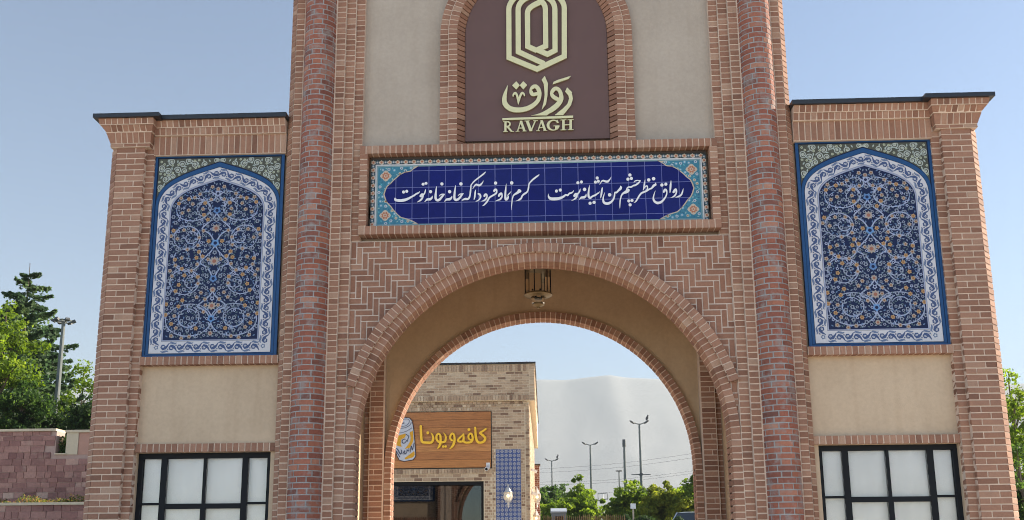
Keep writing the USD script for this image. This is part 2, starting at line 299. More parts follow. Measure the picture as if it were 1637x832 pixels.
    cap.build('roof_flashing', CAP, gate)
    MB().box(*sx(s, 3.05, 5.32), .12, REAR-.12, 6.80, 6.853).build('roof_slab', PLASTER, gate)
    # ---- wing wall: plaster band, window opening, sill and lintel courses
    wall = sbox(*(sx(s, 3.05, 4.80)[0], 0, sx(s, 3.05, 4.80)[1], 6.5)).difference(sbox(sx(s, 3.165, 4.745)[0], .95, sx(s, 3.165, 4.745)[1], 2.752))
    core('plaster_wall', [prism(wall, .142, .30)], PLASTER)
    for nm, z0, z1, yf in (('sill_course', 3.785, 3.884, .03), ('lintel_course', 2.755, 2.852, .085)):
        B = core(nm, [box(*sx(s, 3.095, 4.755), yf+PROUD, .141, z0+.002, z1-.002)], PALE_MORTAR)
        n = round(1.66/PITCH_Z); p = 1.66/n
        for i in range(n): sold_b.add(B, brick(*sx(s, 3.095+i*p+JOINT/2, 3.095+(i+1)*p-JOINT/2), yf, .13, z0, z1))
    # ---- round column and the stepped strips beside it
    colc = core('column', [lathe([(.2005, 0), (.2005, TOP)], s*2.706, .02, 40)], GREY_MORTAR, smooth=True, rear=False)
    for z0, z1, i in courses(0, TOP, .0675):
        ja = .0155/.205; S, Hd = .205/.205, .098/.205
        seq = [S if i % 2 == 0 else Hd]; half = seq[0]/2; segs = [(-half, half)]
        for d in (-1, 1):
            a = half; k = i
            for q in range(3):
                L = Hd if (k % 2) == 0 else S
                segs.append(((a+ja) if d > 0 else -(a+ja+L), (a+ja+L) if d > 0 else -(a+ja))); a += ja+L; k += 1
        sh = RNG.uniform(-.05, .05)
        for a, b in segs:
            a, b = max(a+sh, -1.9), min(b+sh, 1.9)
            if b-a < .08: continue
            dr = RNG.uniform(-.002, .0015)
            col_b.add(colc, arcblock(s*2.706, .02, .185, .2055+dr, a-math.pi/2, b-math.pi/2, z0+RNG.uniform(-.001, .001), z1+RNG.uniform(-.001, .001), 3 if b-a > .6 else 2))
    st = core('pilaster', [box(*sx(s, 2.385, 2.72), -.04+PROUD, D1, 0, TOP), box(*sx(s, 2.266, 2.385), PROUD, D1, 0, TOP), box(*sx(s, 2.158, 2.266), .03+PROUD, D1, 5.26, TOP),
                           box(*sx(s, 2.72, 3.016), -.02+PROUD, D1, 0, TOP), plan_prism([(s*3.014, -.02+PROUD), (s*3.089, .055+PROUD), (s*3.089, D1), (s*3.014, D1)], 0, TOP)], PALE_MORTAR)
    for a, b, yf, zlo, ph in ((2.390, 2.493, -.04, 0, 0), (2.273, 2.380, 0, 0, .4), (2.160, 2.262, .03, 5.27, .1), (2.920, 3.012, -.02, 0, .3)):
        for z0, z1, i in courses(zlo-(ph*PITCH_Z if zlo == 0 else 0), TOP):
            strip_b.add(st, brick(*sx(s, a, b), yf+RNG.uniform(-.002, .002), yf+.1, z0, z1))
    for z0, z1, i in courses(-.05, TOP):
        v, f = plan_prism([(s*3.020, -.02), (s*3.093, .053), (s*3.093, .14), (s*3.020, .14)], z0, z1); strip_b.add(st, (v, f))
    # ---- jamb of the front arch
    jm = core('arch_jamb', [box(*sx(s, 2.16, 2.266), PROUD, .295, 0, ZC)], PALE_MORTAR, rear=False)
    for z0, z1, i in courses(0, ZC): jamb_b.add(jm, brick(*sx(s, R_IN, R_AB), 0, .19, z0, z1)); jamb_b.add(jm, brick(*sx(s, R_IN, R_AB), .203, .30, z0, z1))
    # ---- far jamb and the brick pilasters inside the passage
    fj = core('far_arch_jamb', [box(*sx(s, 2.11, 2.20), 2.27+PROUD, 2.545, 0, 2.74), box(*sx(s, 2.205, 2.42), 2.27+PROUD, 2.37, 0, 5.58), box(*sx(s, 2.42, 2.502), 2.335+PROUD, 2.37, 0, 5.58)], PALE_MORTAR, rear=False)
    for z0, z1, i in courses(0, 2.74): jamb_b.add(fj, brick(*sx(s, 2.105, 2.198), 2.27, 2.40, z0, z1)); jamb_b.add(fj, brick(*sx(s, 2.105, 2.198), 2.413, 2.55, z0, z1))
    for z0, z1, i in courses(0, 5.58):
        if i % 3 == 0 and RNG.random() < .5: jamb_b.add(fj, brick(*sx(s, 2.228, 2.34), 2.27, 2.36, z0, z1)); jamb_b.add(fj, brick(*sx(s, 2.352, 2.407), 2.27, 2.36, z0, z1))
        else: jamb_b.add(fj, brick(*sx(s, 2.228, 2.407), 2.27, 2.36, z0, z1))
        jamb_b.add(fj, brick(*sx(s, 2.428, 2.498), 2.335, 2.36, z0, z1))
    # ---- solid masonry behind: passage wall, tower block, wing back and side
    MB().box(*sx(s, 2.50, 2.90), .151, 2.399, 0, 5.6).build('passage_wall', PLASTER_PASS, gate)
    MB().box(*sx(s, 2.903, 3.08), .16, 2.39, 0, TOP).box(*sx(s, 2.16, 2.5), .151, .296, 0, TOP).box(*sx(s, 5.18, 5.318), .16, 2.39, 0, 6.80).build('side_wall', PLASTER, gate)
    # ---- window of the wing
    W = MB(); y0, y1 = .19, .25
    X0, X1 = 3.165, 4.745; ZT, ZB = 2.752, .95
    W.box(*sx(s, X0, X0+.05), y0, y1, ZB, ZT).box(*sx(s, X1-.05, X1), y0, y1, ZB, ZT).box(*sx(s, X0+.05, X1-.05), y0, y1, ZT-.062, ZT).box(*sx(s, X0+.05, X1-.05), y0, y1, ZB, ZB+.05)
    win = W.build('window', BLACK, gate)
    M1, M2 = (3.442, 3.512), (4.405, 4.475); cx = 3.955
    bars = [('mullion', M1[0], M1[1], ZB+.05, ZT-.062), ('mullion', M2[0], M2[1], ZB+.05, ZT-.062), ('transom', M1[1], M2[0], 2.104, 2.163), ('transom', X0+.05, M1[0], 2.150, 2.175), ('transom', M2[1], X1-.05, 2.150, 2.175),
            ('muntin', cx-.017, cx+.017, 2.163, ZT-.062), ('muntin', cx-.028, cx+.028, ZB+.05, 2.104)]
    for nm, a, b, z0, z1 in bars: MB().box(*sx(s, a+.001, b-.001), y0+.004, y1-.004, z0+.0, z1-.0).build(nm, BLACK, win)
    for a, b, z0, z1 in [(X0+.05, M1[0], 2.175, ZT-.062), (X0+.05, M1[0], ZB+.05, 2.15), (M2[1], X1-.05, 2.175, ZT-.062), (M2[1], X1-.05, ZB+.05, 2.15), (M1[1], cx-.017, 2.163, ZT-.062), (cx+.017, M2[0], 2.163, ZT-.062), (M1[1], cx-.028, ZB+.05, 2.104), (cx+.028, M2[0], ZB+.05, 2.104)]:
        MB().box(*sx(s, a, b), .222, .228, z0, z1).build('pane', GLASS, win)
    g = MB()
    for a, b in ((X0+.02, M1[1]-.03), (M1[0]+.03, cx), (cx+.004, M2[1]-.03), (M2[0]+.03, X1-.02)):
        nx, nz = 26, 30; xs = np.linspace(a, b, nx); zs = np.linspace(ZB, ZT, nz); Xg, Zg = np.meshgrid(xs, zs)
        ph = RNG.uniform(0, 6, 4); Yg = .264+.008*np.sin(Xg*13+ph[0]+Zg*.7)+.007*np.sin(Xg*27+ph[1]-Zg*2.4)+.006*np.sin(Xg*6+Zg*5+ph[2])
        v = np.stack([s*Xg, Yg, Zg], -1).reshape(-1, 3); i, j = np.meshgrid(range(nz-1), range(nx-1), indexing='ij')
        g.add((v, np.stack([i*nx+j, i*nx+j+1, (i+1)*nx+j+1, (i+1)*nx+j], -1).reshape(-1, 4)))
    g.build('curtain', CURTAIN, win, smooth=True)
    MB().box(*sx(s, 3.09, 4.80), .30, .32, .9, 2.8).build('window_backing', PLASTER, win)

# ---- the arch: ring A (outer, proud) and ring B (inner)
half_ring = sector(R_IN+.005, R_AB, 0, math.pi, ZC)
arch = core('front_arch', [prism(half_ring, PROUD, .295)], PALE_MORTAR, rear=False)
aA = math.acos(2.268/R_OUT)
archA = core('hood_arch', [prism(sector(R_AB+.001, R_OUT-.002, aA+.005, math.pi-aA-.005, ZC), -.05+PROUD, D1)], PALE_MORTAR)
n = 95
for i in range(n):
    a0, a1 = math.pi*i/n+.0027, math.pi*(i+1)/n-.0027
    vous_b.add(arch, voussoir([(R_IN, 0), (R_AB, 0), (R_AB, .19), (R_IN, .19)], a0, a1, ZC)); vous_b.add(arch, voussoir([(R_IN, .203), (R_AB, .203), (R_AB, .30), (R_IN, .30)], a0, a1, ZC))
n = 80; sp = math.pi-2*aA
for i in range(n):
    a0, a1 = aA+sp*i/n+.0025, aA+sp*(i+1)/n-.0025; dr = RNG.uniform(-.004, .004)
    vous_b.add(archA, voussoir([(R_AB+.001, -.05), (R_OUT+dr, -.05), (R_OUT+dr, .10), (R_AB+.001, .10)], a0, a1, ZC))
# ---- far arch at the back of the passage
farA = core('far_arch', [prism(sector(2.11, 2.198, 0, math.pi, 2.74), 2.27+PROUD, 2.545)], PALE_MORTAR, rear=False)
n = 92
for i in range(n):
    a0, a1 = math.pi*i/n+.0028, math.pi*(i+1)/n-.0028
    vous_b.add(farA, voussoir([(2.105, 2.27), (2.198, 2.27), (2.198, 2.40), (2.105, 2.40)], a0, a1, 2.74)); vous_b.add(farA, voussoir([(2.105, 2.413), (2.198, 2.413), (2.198, 2.55), (2.105, 2.55)], a0, a1, 2.74))
far_open = sbox(-2.11, -.1, 2.11, 2.74).union(Point(0, 2.74).buffer(2.11, 48))
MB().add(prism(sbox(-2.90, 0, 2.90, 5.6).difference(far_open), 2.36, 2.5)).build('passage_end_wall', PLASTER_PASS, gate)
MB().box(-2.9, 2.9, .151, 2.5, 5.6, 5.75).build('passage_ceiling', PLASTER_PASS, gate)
# ---- herringbone spandrels
span = sbox(-2.266, 2.86, 2.266, 5.265).difference(Point(0, ZC).buffer(R_OUT-.01, 64).intersection(sbox(-9, ZC+R_OUT*math.sin(aA)-.01, 9, 9))).difference(Point(0, ZC).buffer(R_AB+.004, 64))
spand = core('spandrel', [prism(sbox(-2.266, 2.9, 2.266, 5.265).difference(Point(0, ZC).buffer(R_AB-.001, 64)), .03+PROUD, D1)], HERR_MORTAR)
p = .0707
for s in (-1, 1):
    clip = span.intersection(sbox(*((-2.262, 2.8, -.002, 5.255) if s < 0 else (.002, 2.8, 2.262, 5.255))))
    def put(x0, z0, x1, z1):
        r = sbox(x0+JOINT/2, z0+JOINT/2, x1-JOINT/2, z1-JOINT/2)
        if s > 0: r = affinity.scale(r, -1, 1, origin=(0, 0))
        r = r.intersection(clip)
        for q in getattr(r, 'geoms', [r]):
            if isinstance(q, Polygon) and q.area > .0003: herr_b.add(spand, prism(q.simplify(.001), .03+RNG.uniform(-.002, .002), .12))
    for y in range(-4, 34):
        for x in range(-40, 4):
            k = (x+y) % 6
            if k == 0: put(x*p, 3.0+y*p, (x+3)*p, 3.0+(y+1)*p)
            if k == 3: put(x*p, 3.0+y*p, (x+1)*p, 3.0+(y+3)*p)
# ---- brick frame of the inscription
fr = core('inscription_frame', [box(-2.163, 2.163, -.05+PROUD, .141, 6.362, 6.458), box(-2.163, 2.163, -.05+PROUD, .141, 5.328, 5.428), box(-2.163, -2.074, -.05+PROUD, .141, 5.428, 6.362), box(2.074, 2.163, -.05+PROUD, .141, 5.428, 6.362)], PALE_MORTAR)
n = 59; p = 4.33/n
for i in range(n):
    a, b = -2.165+i*p+JOINT/2, -2.165+(i+1)*p-JOINT/2
    if i == 0: a -= JOINT/2
    if i == n-1: b += JOINT/2
    sold_b.add(fr, brick(a, b, -.05, .12, 6.360, 6.460)); sold_b.add(fr, brick(a, b, -.05, .12, 5.326, 5.430))
for s in (-1, 1):
    for z0, z1, i in courses(5.430, 6.360): strip_b.add(fr, brick(*sx(s, 2.07, 2.165), -.05, .1, z0, z1))
# ---- upper wall, niche rings
ZN = 7.97
def niche_shape(r): return sbox(-r, 6.46, r, ZN).union(Point(0, ZN).buffer(r, 48))
core('upper_plaster', [prism(sbox(-2.16, 6.462, 2.16, TOP).difference(niche_shape(1.1)), .10, D1)], PLASTER_GREY)
MB().add(prism(sbox(-2.162, 5.2, 2.162, TOP), .151, .297)).build('upper_wall', PLASTER_GREY, gate)
nich = core('niche_arch', [prism(niche_shape(1.205).difference(niche_shape(.895)), .10+PROUD, .149), prism(niche_shape(1.199).difference(niche_shape(1.099)), .02+PROUD, .12), prism(niche_shape(1.099).difference(niche_shape(.985)), PROUD, .12)], PALE_MORTAR)
OUTP = [(1.100, .02), (1.20, .02), (1.20, .12), (1.100, .12)]; INP = [(.985, 0), (1.092, 0), (1.092, .12), (.892, .12), (.892, .085)]
n = 52
for i in range(n):
    a0, a1 = math.pi*i/n+.0055, math.pi*(i+1)/n-.0055
    for P in (OUTP, INP): niche_b.add(nich, voussoir(P, a0, a1, ZN))
for s in (-1, 1):
    for z0, z1, i in courses(6.465, ZN):
        for P in (OUTP, INP):
            Q = np.array(P); niche_b.add(nich, convex_prism(*[np.column_stack([s*Q[:, 0], Q[:, 1], np.full(len(Q), z)]) for z in ((z0, z1) if s > 0 else (z1, z0))]))
MB().box(-3.09, 3.09, -.22, REAR+.1, TOP, TOP+.1).build('roof_flashing', CAP, gate)
MB().box(-3.05, 3.05, .16, REAR-.16, TOP-.2, TOP-.002).build('roof_slab', PLASTER, gate)
for b in (pier_b, strip_b, col_b, vous_b, herr_b, sold_b, jamb_b, niche_b):
    for par, v, f, t in b.items:
        if par in (arch, farA) or b in (jamb_b, col_b) or 'sill_course' in par.GetName(): continue
        REAR_BRICKS.append((b.mat, v, f, t))
    b.flush(gate, {'pier_brick': 'pier_brickwork', 'header_brick': 'header_brickwork', 'column_brick': 'column_brickwork', 'voussoir': 'arch_brickwork', 'herringbone_brick': 'herringbone_brickwork', 'soldier_brick': 'soldier_brickwork', 'jamb_brick': 'jamb_brickwork', 'niche_brick': 'niche_brickwork'}[b.name])
def turned(v): return np.stack([-v[:, 0], REAR-v[:, 1], v[:, 2]], 1)
for mat in {id(m): m for _, m in REAR_CORES}.values():
    r = MB()
    for c, m in REAR_CORES:
        if m is mat:
            r.add((turned(np.vstack(c.v)), np.vstack(c.f)))
    r.build('rear_wall', mat, gate)
for mat in (BRICK, HERR):
    r = MB()
    for m, v, f, t in REAR_BRICKS:
        if m is mat: r.add((turned(v), f), t)
    r.build('rear_brickwork', mat, gate, kind='stuff')

# ================================================================ glazed tile murals in the wings
PAINT = painted('glazed_tile_paint'); MW, MH = 1.626, 2.583
BLUE = plain('blue_glaze', (0.016, 0.065, 0.18), 0.35, 0.12, 20, spec=.25); WHITEG = plain('white_glaze', (0.53, 0.52, 0.56), 0.35, 0.06, 20, spec=.25)
NAVY = plain('navy_glaze', (0.007, 0.014, 0.055), 0.35, 0.2, 20, spec=.22); DARKB = plain('dark_blue_line', (0.008, 0.014, 0.05), 0.4, spec=.2)
OLIVE = plain('olive_glaze', (0.075, 0.077, 0.062), 0.4, 0.2, 30, spec=.2); LILAC = plain('pale_blue_glaze', (0.30, 0.33, 0.46), 0.35, 0.1, 20, spec=.25)
def arch_outline(hw, spring, apex, n=26, k=.60):
    """Half-width hw, height of the springing, height of the point: a four-centred pointed arch, as (x, z) from the left springing to the right."""
    t = np.linspace(0, 1, n); P = np.array([(-hw, spring), (-hw, spring+(apex-spring)*.60), (-hw*.50, apex-(apex-spring)*.235), (0, apex)])
    B = ((1-t)**3)[:, None]*P[0]+(3*(1-t)**2*t)[:, None]*P[1]+(3*(1-t)*t**2)[:, None]*P[2]+(t**3)[:, None]*P[3]
    return np.vstack([B, (B*[-1, 1])[::-1][1:]])
def arch_poly(hw, base, spring, apex): return Polygon(np.vstack([[(-hw, base)], arch_outline(hw, spring, apex), [(hw, base)]]))
def sheet(mb, poly, y, color, th=.0006):
    if poly.is_empty: return
    mb.add(prism(poly, y-th, y), color=color)
def fan(mb, pts, y, color):
    n = len(pts); v = np.array([(p[0], y, p[1]) for p in pts]); mb.add((v, np.array([[0, i, i+1] for i in range(1, n-1)])), color=color)
def petals(mb, x, z, r, y, c_out, c_in, n=6, rot=0.0, lobe=.32):
    t = np.arange(n*4)/(n*4)*2*math.pi; rr = r*(1-lobe*(.5+.5*np.cos(n*t)))
    fan(mb, [(x, z)]+list(np.stack([x+rr*np.cos(t+rot), z+rr*np.sin(t+rot)], 1))+[(x+rr[0]*math.cos(rot), z+rr[0]*math.sin(rot))], y, c_out)
    t = np.arange(8)/8*2*math.pi; fan(mb, np.stack([x+.42*r*np.cos(t), z+.42*r*np.sin(t)], 1), y-.0005, c_in)
def leaf2(mb, x, z, L, w, a, y, c):
    ca, sa = math.cos(a), math.sin(a); P = [(-L/2, 0), (-L*.1, w/2), (L*.2, w*.4), (L/2, 0), (L*.2, -w*.4), (-L*.1, -w/2)]
    fan(mb, [(x+u*ca-v*sa, z+u*sa+v*ca) for u, v in P], y, c)
def ribbon(mb, pts, w, y, c):
    p = np.asarray(pts, float); t = np.gradient(p, axis=0); t /= np.linalg.norm(t, axis=1, keepdims=True)+1e-9; nrm = np.stack([-t[:, 1], t[:, 0]], 1)
    w = np.broadcast_to(np.asarray(w, float), (len(p),))[:, None]; A, B = p+nrm*w/2, p-nrm*w/2; k = len(p)
    v = np.vstack([np.column_stack([A[:, 0], np.full(k, y), A[:, 1]]), np.column_stack([B[:, 0], np.full(k, y), B[:, 1]])])
    i = np.arange(k-1); mb.add((v, np.vstack([np.stack([i, i+1, k+i+1], 1), np.stack([i, k+i+1, k+i], 1)])), color=c)
def spiral(cx, cz, rx, rz, a0, turns, shrink, n=40):
    t = np.linspace(0, 1, n); a = a0+turns*2*math.pi*t; k = 1-(1-shrink)*t
    return np.stack([cx+rx*k*np.cos(a), cz+rz*k*np.sin(a)], 1)
CB, CG, CE, CO, CN, CW = (0.31, 0.35, 0.50), (0.23, 0.26, 0.33), (0.34, 0.29, 0.26), (0.40, 0.25, 0.12), (0.008, 0.015, 0.06), (0.22, 0.25, 0.33)
def make_mural(label):
    t = thing('tile_mural', label, 'tile mural', (-3.945, .10, 3.885))
    fo = sbox(-MW/2, 0, MW/2, MH); hw = MW/2-.035
    ribbon_out = arch_poly(hw-.006, .035, 1.92, 2.47); wo = arch_poly(hw-.045, .052, 1.90, 2.405); wi = arch_poly(hw-.188, .196, 1.84, 2.262); fi = arch_poly(hw-.206, .212, 1.83, 2.238)
    MB().add(prism(fo, .002, .041)).build('panel_backing', DARKB, t)
    MB().add(prism(fo.difference(sbox(-hw, .03, hw, MH-.042)), -.012, .0019)).build('frame', BLUE, t)
    MB().add(prism(sbox(-hw+.012, .04, hw-.012, MH-.054).difference(arch_poly(hw-.004, -.05, 1.93, 2.485)), -.002, .0018)).build('spandrel', OLIVE, t)
    MB().add(prism(ribbon_out.difference(wo.buffer(.007)).intersection(sbox(-2, 1.0, 2, 3)), -.005, .0017)).add(prism(ribbon_out.difference(wo.buffer(.007)).intersection(sbox(-2, 0, 2, .999)), -.005, .0017)).build('arch_ribbon', BLUE, t)
    MB().add(prism(wo.difference(wi), -.003, .0016)).build('border_band', WHITEG, t)
    MB().add(prism(wi.buffer(-.004).difference(fi), -.004, .0015)).build('border_line', LILAC, t)
    MB().add(prism(fi, -.002, .0014)).build('flower_field', NAVY, t)
    R = np.random.default_rng(11); m = MB(); Y = -.0032
    # scrolls, mirrored about the middle
    SC = [(.30, 1.86, .215, .150, -.4, -1.05, .95), (.165, 1.86, .095, .105, .4, 1.0, .8), (.355, 1.49, .17, .155, .2, 1.05, .92), (.30, 1.49, .09, .085, 1, 1.0, .7), (.33, 1.22, .175, .155, .6, -1.0, .92), (.35, .93, .185, .165, -.2, 1.05, .92), (.27, .93, .1, .09, 1.2, 1, .7),
          (.27, .46, .285, .205, .5, -1.02, .94), (.28, .49, .14, .135, 2.0, 1.1, .75), (.13, 2.02, .11, .07, 0, 1, .9)]
    ring_pts = []
    for mir in (-1, 1):
        for cx, cz, rx, rz, a0, tn, shr in SC:
            P = spiral(cx, cz, rx, rz, a0, tn, shr); P = P[[fi.contains(Point(*q)) for q in P]]
            if len(P) > 3:
                Q = P*[mir, 1]; ribbon(m, Q, .020, Y+.0006, CN); ribbon(m, Q, np.interp(np.linspace(0, 1, len(P)), [0, .5, 1], [.012, .015, .008]), Y, CB); ring_pts += list(P)
                for q in range(2, len(P)-2, 6):
                    a = math.atan2(*(Q[q+1]-Q[q-1])[::-1]); d = np.array([math.cos(a+1.0*(1 if (q//6) % 2 else -1)), math.sin(a+1.0*(1 if (q//6) % 2 else -1))]); c = Q[q]+d*.026
                    leaf2(m, c[0], c[1], .045, .017, math.atan2(d[1], d[0]), Y-.0002, CB)
        for zc, a in ((1.62, .20), (1.19, .22), (.64, .18)):
            P = np.array([(0, zc+a), (.05*1, zc+a*.55), (.13, zc+a*.18), (.17, zc-.02), (.09, zc-a*.35), (.03, zc-a*.75), (0, zc-a)]); u = np.linspace(0, 6, 40)
            from scipy.interpolate import CubicSpline
            Q = np.stack([CubicSpline(range(7), P[:, 0])(u)*mir, CubicSpline(range(7), P[:, 1])(u)], 1); ribbon(m, Q, .016, Y-.0001, CB)
    for zc, r, c in ((2.12, .03, CE), (2.06, .045, CB), (1.97, .03, CG), (1.84, .05, (.10, .20, .42)), (1.72, .035, CG), (1.61, .055, CE), (1.42, .055, (.12, .25, .5)), (1.30, .03, CG), (1.19, .06, CE), (1.05, .03, CG), (.97, .05, (.10, .20, .42)), (.83, .04, CE), (.72, .03, CB), (.63, .055, CE), (.47, .05, (.12, .25, .5)), (.36, .03, CG), (.29, .035, CE)):
        petals(m, 0, zc, r, Y-.0004, c, CN if c != CE else (.30, .12, .08), 8 if c == CE else 5, .3)
    # flowers on both halves, then small leaves filling the ground
    put = [(0, z) for z in np.arange(.3, 2.15, .07)]
    def free(x, z, d): return x > .02 and fi.buffer(-.014).contains(Point(x, z)) and all((x-a)**2+(z-b)**2 > d*d for a, b in put)
    for k in range(4200):
        big = k < 600; d = .072 if big else (.050 if k < 1300 else .029); x, z = R.uniform(0, .6), R.uniform(.23, 2.2)
        if not free(x, z, d): continue
        put.append((x, z)); rot = R.uniform(0, 1)
        for mir in (-1, 1):
            if big:
                c = (CE, CO, CG)[k % 3]; petals(m, mir*x, z, .029, Y-.0004, c, CN if c == CG else (.28, .13, .06), 5+k % 2, rot if mir > 0 else math.pi-rot)
            elif k < 1300: petals(m, mir*x, z, .021, Y-.0004, (CB, CG, CW)[k % 3], CN, 5, rot)
            else:
                a = rot*6; leaf2(m, mir*x, z, .036, .016, a if mir > 0 else math.pi-a, Y-.0003, ((.20, .25, .34), (.09, .13, .15), (.12, .19, .33))[k % 3])
    m.build('flower_pattern', PAINT, t)
    # leaf scrolls along the white band
    b = MB(); SB, TAN = (0.055, 0.085, 0.19), (.42, .36, .30)
    mid = arch_poly(hw-.117, .124, 1.87, 2.333).exterior; n = 2*round(mid.length/2/.098); L = mid.length
    q0 = mid.project(Point(0, .132))
    for k in range(n):
        d = (q0+(k+.5)*L/n) % L; p = np.array(mid.interpolate(d).coords[0]); e = np.array(mid.interpolate((d+.01) % L).coords[0])-p; a = math.atan2(e[1], e[0]); side = 1 if k % 2 else -1
        if min(abs(p[1]-.124)+abs(abs(p[0])-(hw-.117)), 9) < .075: petals(b, p[0], p[1], .03, -.0038, (.13, .17, .28), WLT, 5); continue
        T, N = np.array([math.cos(a), math.sin(a)]), np.array([-math.sin(a), math.cos(a)])*side
        def loc(u, v): return p+T*u+N*v
        ribbon(b, [loc(u, v) for u, v in ((-.055, -.05), (-.035, -.015), (-.012, .008), (.018, .018), (.034, .0), (.026, -.024), (.004, -.026), (-.008, -.012))], [.008, .022, .038, .034, .028, .022, .018, .010], -.0038, SB)
        ribbon(b, [loc(u, v) for u, v in ((-.05, .055), (-.03, .045), (-.005, .05), (.02, .058), (.045, .045))], [.006, .02, .028, .022, .006], -.0038, (.13, .17, .28))
        ribbon(b, [loc(u, v) for u, v in ((-.06, .0), (-.045, .035), (-.01, .062))], .006, -.0037, TAN); c = loc(.018, -.006); petals(b, c[0], c[1], .013, -.0041, WLT, SB, 5)
        c = loc(-.042, .022); petals(b, c[0], c[1], .012, -.0041, (.20, .24, .36), SB, 5)
    b.build('border_pattern', PAINT, t)
    # scrolls of the upper corners
    g = MB(); reg = sbox(-hw+.018, .05, hw-.018, MH-.06).difference(arch_poly(hw-.004, -.05, 1.93, 2.495)); put = []
    for k in range(1500):
        x, z = R.uniform(.02, hw), R.uniform(1.9, MH-.05); big = k < 320; d = .085 if big else .042
        if not reg.buffer(-.012).contains(Point(x, z)) or any((x-a)**2+(z-c)**2 < d*d for a, c in put): continue
        put.append((x, z))
        for mir in (-1, 1):
            if big:
                P = spiral(x, z, .047, .047, k, 1.5, .25, 24); P = P[[reg.contains(Point(*q)) for q in P]]
                if len(P) > 4: ribbon(g, P*[mir, 1], .011, -.0028, (.40, .44, .42))
                petals(g, mir*x, z, .016, -.0034, (.46, .48, .44), (.15, .2, .1), 5)
            elif k % 2: petals(g, mir*x, z, .018, -.0034, (.42, .45, .36), (.2, .22, .12), 5)
            else: leaf2(g, mir*x, z, .045, .018, k*mir, -.0031, (.36, .42, .40))
    g.build('corner_pattern', PAINT, t, kind='stuff')
    return t
WLT = (.55, .56, .60)
mural = make_mural('pointed-arch floral tile mural on the left wing, blue with white border')
copy_of(mural, (3.945, .10, 3.885), 0, 'pointed-arch floral tile mural on the right wing, next to the sunlit pier')
for s in (-1, 1): copy_of(mural, (s*3.945, REAR-.10, 3.45), math.pi, 'floral tile mural on the back of the %s wing, mirrored in the cafe window' % ('left' if s < 0 else 'right'))

# ================================================================ the inscription in blue tiles
ins = thing('inscription_panel', 'long dark blue tiled panel with white Persian calligraphy above the arch', 'inscription')
YT = .052; COBALT = [plain('cobalt_tile_%s' % n, c, 0.3, 0.12, 14, 0.04, 8, spec=.2) for n, c in (('deep', (0.006, 0.009, 0.105)), ('mid', (0.007, 0.011, 0.125)), ('soft', (0.009, 0.014, 0.118)))]
GROUT = plain('pale_blue_grout', (0.13, 0.15, 0.38), 0.8); TZ0, TZ1 = 5.397, 6.322
MB().box(-2.046, 2.046, .06, .10, TZ0-.03, TZ1+.03).build('backing', plain('dark_reveal', (.05, .035, .03), .8), ins)
IZ0, IZ1, IX = TZ0+.085, TZ1-.10, 1.955
MB().box(-IX, IX, YT+.0022, .0599, IZ0-.02, IZ1+.02).build('grout', GROUT, ins)
tx = [float(at(590+x/6.063, 311, YT)[0]) for x in (258, 418)]; pw = tx[1]-tx[0]; x0 = tx[0]
zs = [float(at(711, 250+y/6.063, YT)[2]) for y in (136, 297, 449, 597)]
xs = sorted([x0+k*pw for k in range(-3, 26) if -IX+.03 < x0+k*pw < IX-.03]); xs = [-IX]+xs+[IX]; zr = [IZ1+.02]+zs+[IZ0-.02]
for a, b in zip(xs[:-1], xs[1:]):
    for z1, z0 in zip(zr[:-1], zr[1:]):
        if b-a > .02: MB().add(brick(a+.0042, b-.0042, YT, .058, z0+.0042, z1-.0042, .0004)).build('tile', random.choice(COBALT), ins)
TEAL, CREAM, RUST, DKG = (0.05, 0.19, 0.28), (0.50, 0.41, 0.33), (0.40, 0.15, 0.09), (0.03, 0.035, 0.035)
bd = MB()
full = sbox(-2.04, TZ0, 2.04, TZ1); inner = sbox(-IX, IZ0, IX, IZ1)
sheet(bd, full.difference(inner.buffer(.034, join_style=2)), YT-.001, DKG); sheet(bd, inner.buffer(.034, join_style=2).difference(inner.buffer(.018, join_style=2)), YT-.001, (.55, .56, .60)); sheet(bd, inner.buffer(.018, join_style=2).difference(inner), YT-.001, (.20, .30, .33))
rect = inner.buffer(.062, join_style=2).exterior; n = round(rect.length/.1); 
for k in range(n*2):
    d = k*rect.length/(n*2); p = rect.interpolate(d); x, z = p.x, p.y
    if k % 2 == 0: petals(bd, x, z, .030, YT-.0022, CREAM, RUST, 6); petals(bd, x, z, .015, YT-.0032, RUST, RUST, 5)
    else: petals(bd, x, z, .027, YT-.0022, (.07, .12, .17), (.45, .45, .45), 6)
w = [np.array(rect.interpolate(d).coords[0]) for d in np.linspace(0, rect.length, n*12)]
ctr = np.array([0, (IZ0+IZ1)/2]); off = []
for k, q in enumerate(w):
    e = np.array(rect.interpolate(min(rect.length, k*rect.length/(n*12)+.01)).coords[0])-q; nn = np.array([-e[1], e[0]])/(np.linalg.norm(e)+1e-9)
    off.append(q+nn*(.012*math.cos(2*math.pi*k/12)*-1-.006))
ribbon(bd, off, .015, YT-.0019, (.58, .55, .52))
bd.build('border', PAINT, ins)
cusp = np.array([(490, 92), (430, 128), (405, 150), (350, 158), (300, 185), (265, 215), (240, 237), (215, 265), (180, 295), (163, 330), (150, 372), (163, 415), (180, 450), (215, 485), (240, 520), (275, 560), (310, 590), (362, 604), (405, 618), (450, 640), (490, 664)], float)
cm = at(590+cusp[:, 0]/6.063, 250+cusp[:, 1]/6.063, YT)[:, [0, 2]]
cr = Polygon(np.vstack([cm, [(cm[-1][0], IZ0), (-IX, IZ0), (-IX, IZ1), (cm[0][0], IZ1)]])).buffer(0).intersection(inner)
R = np.random.default_rng(5)
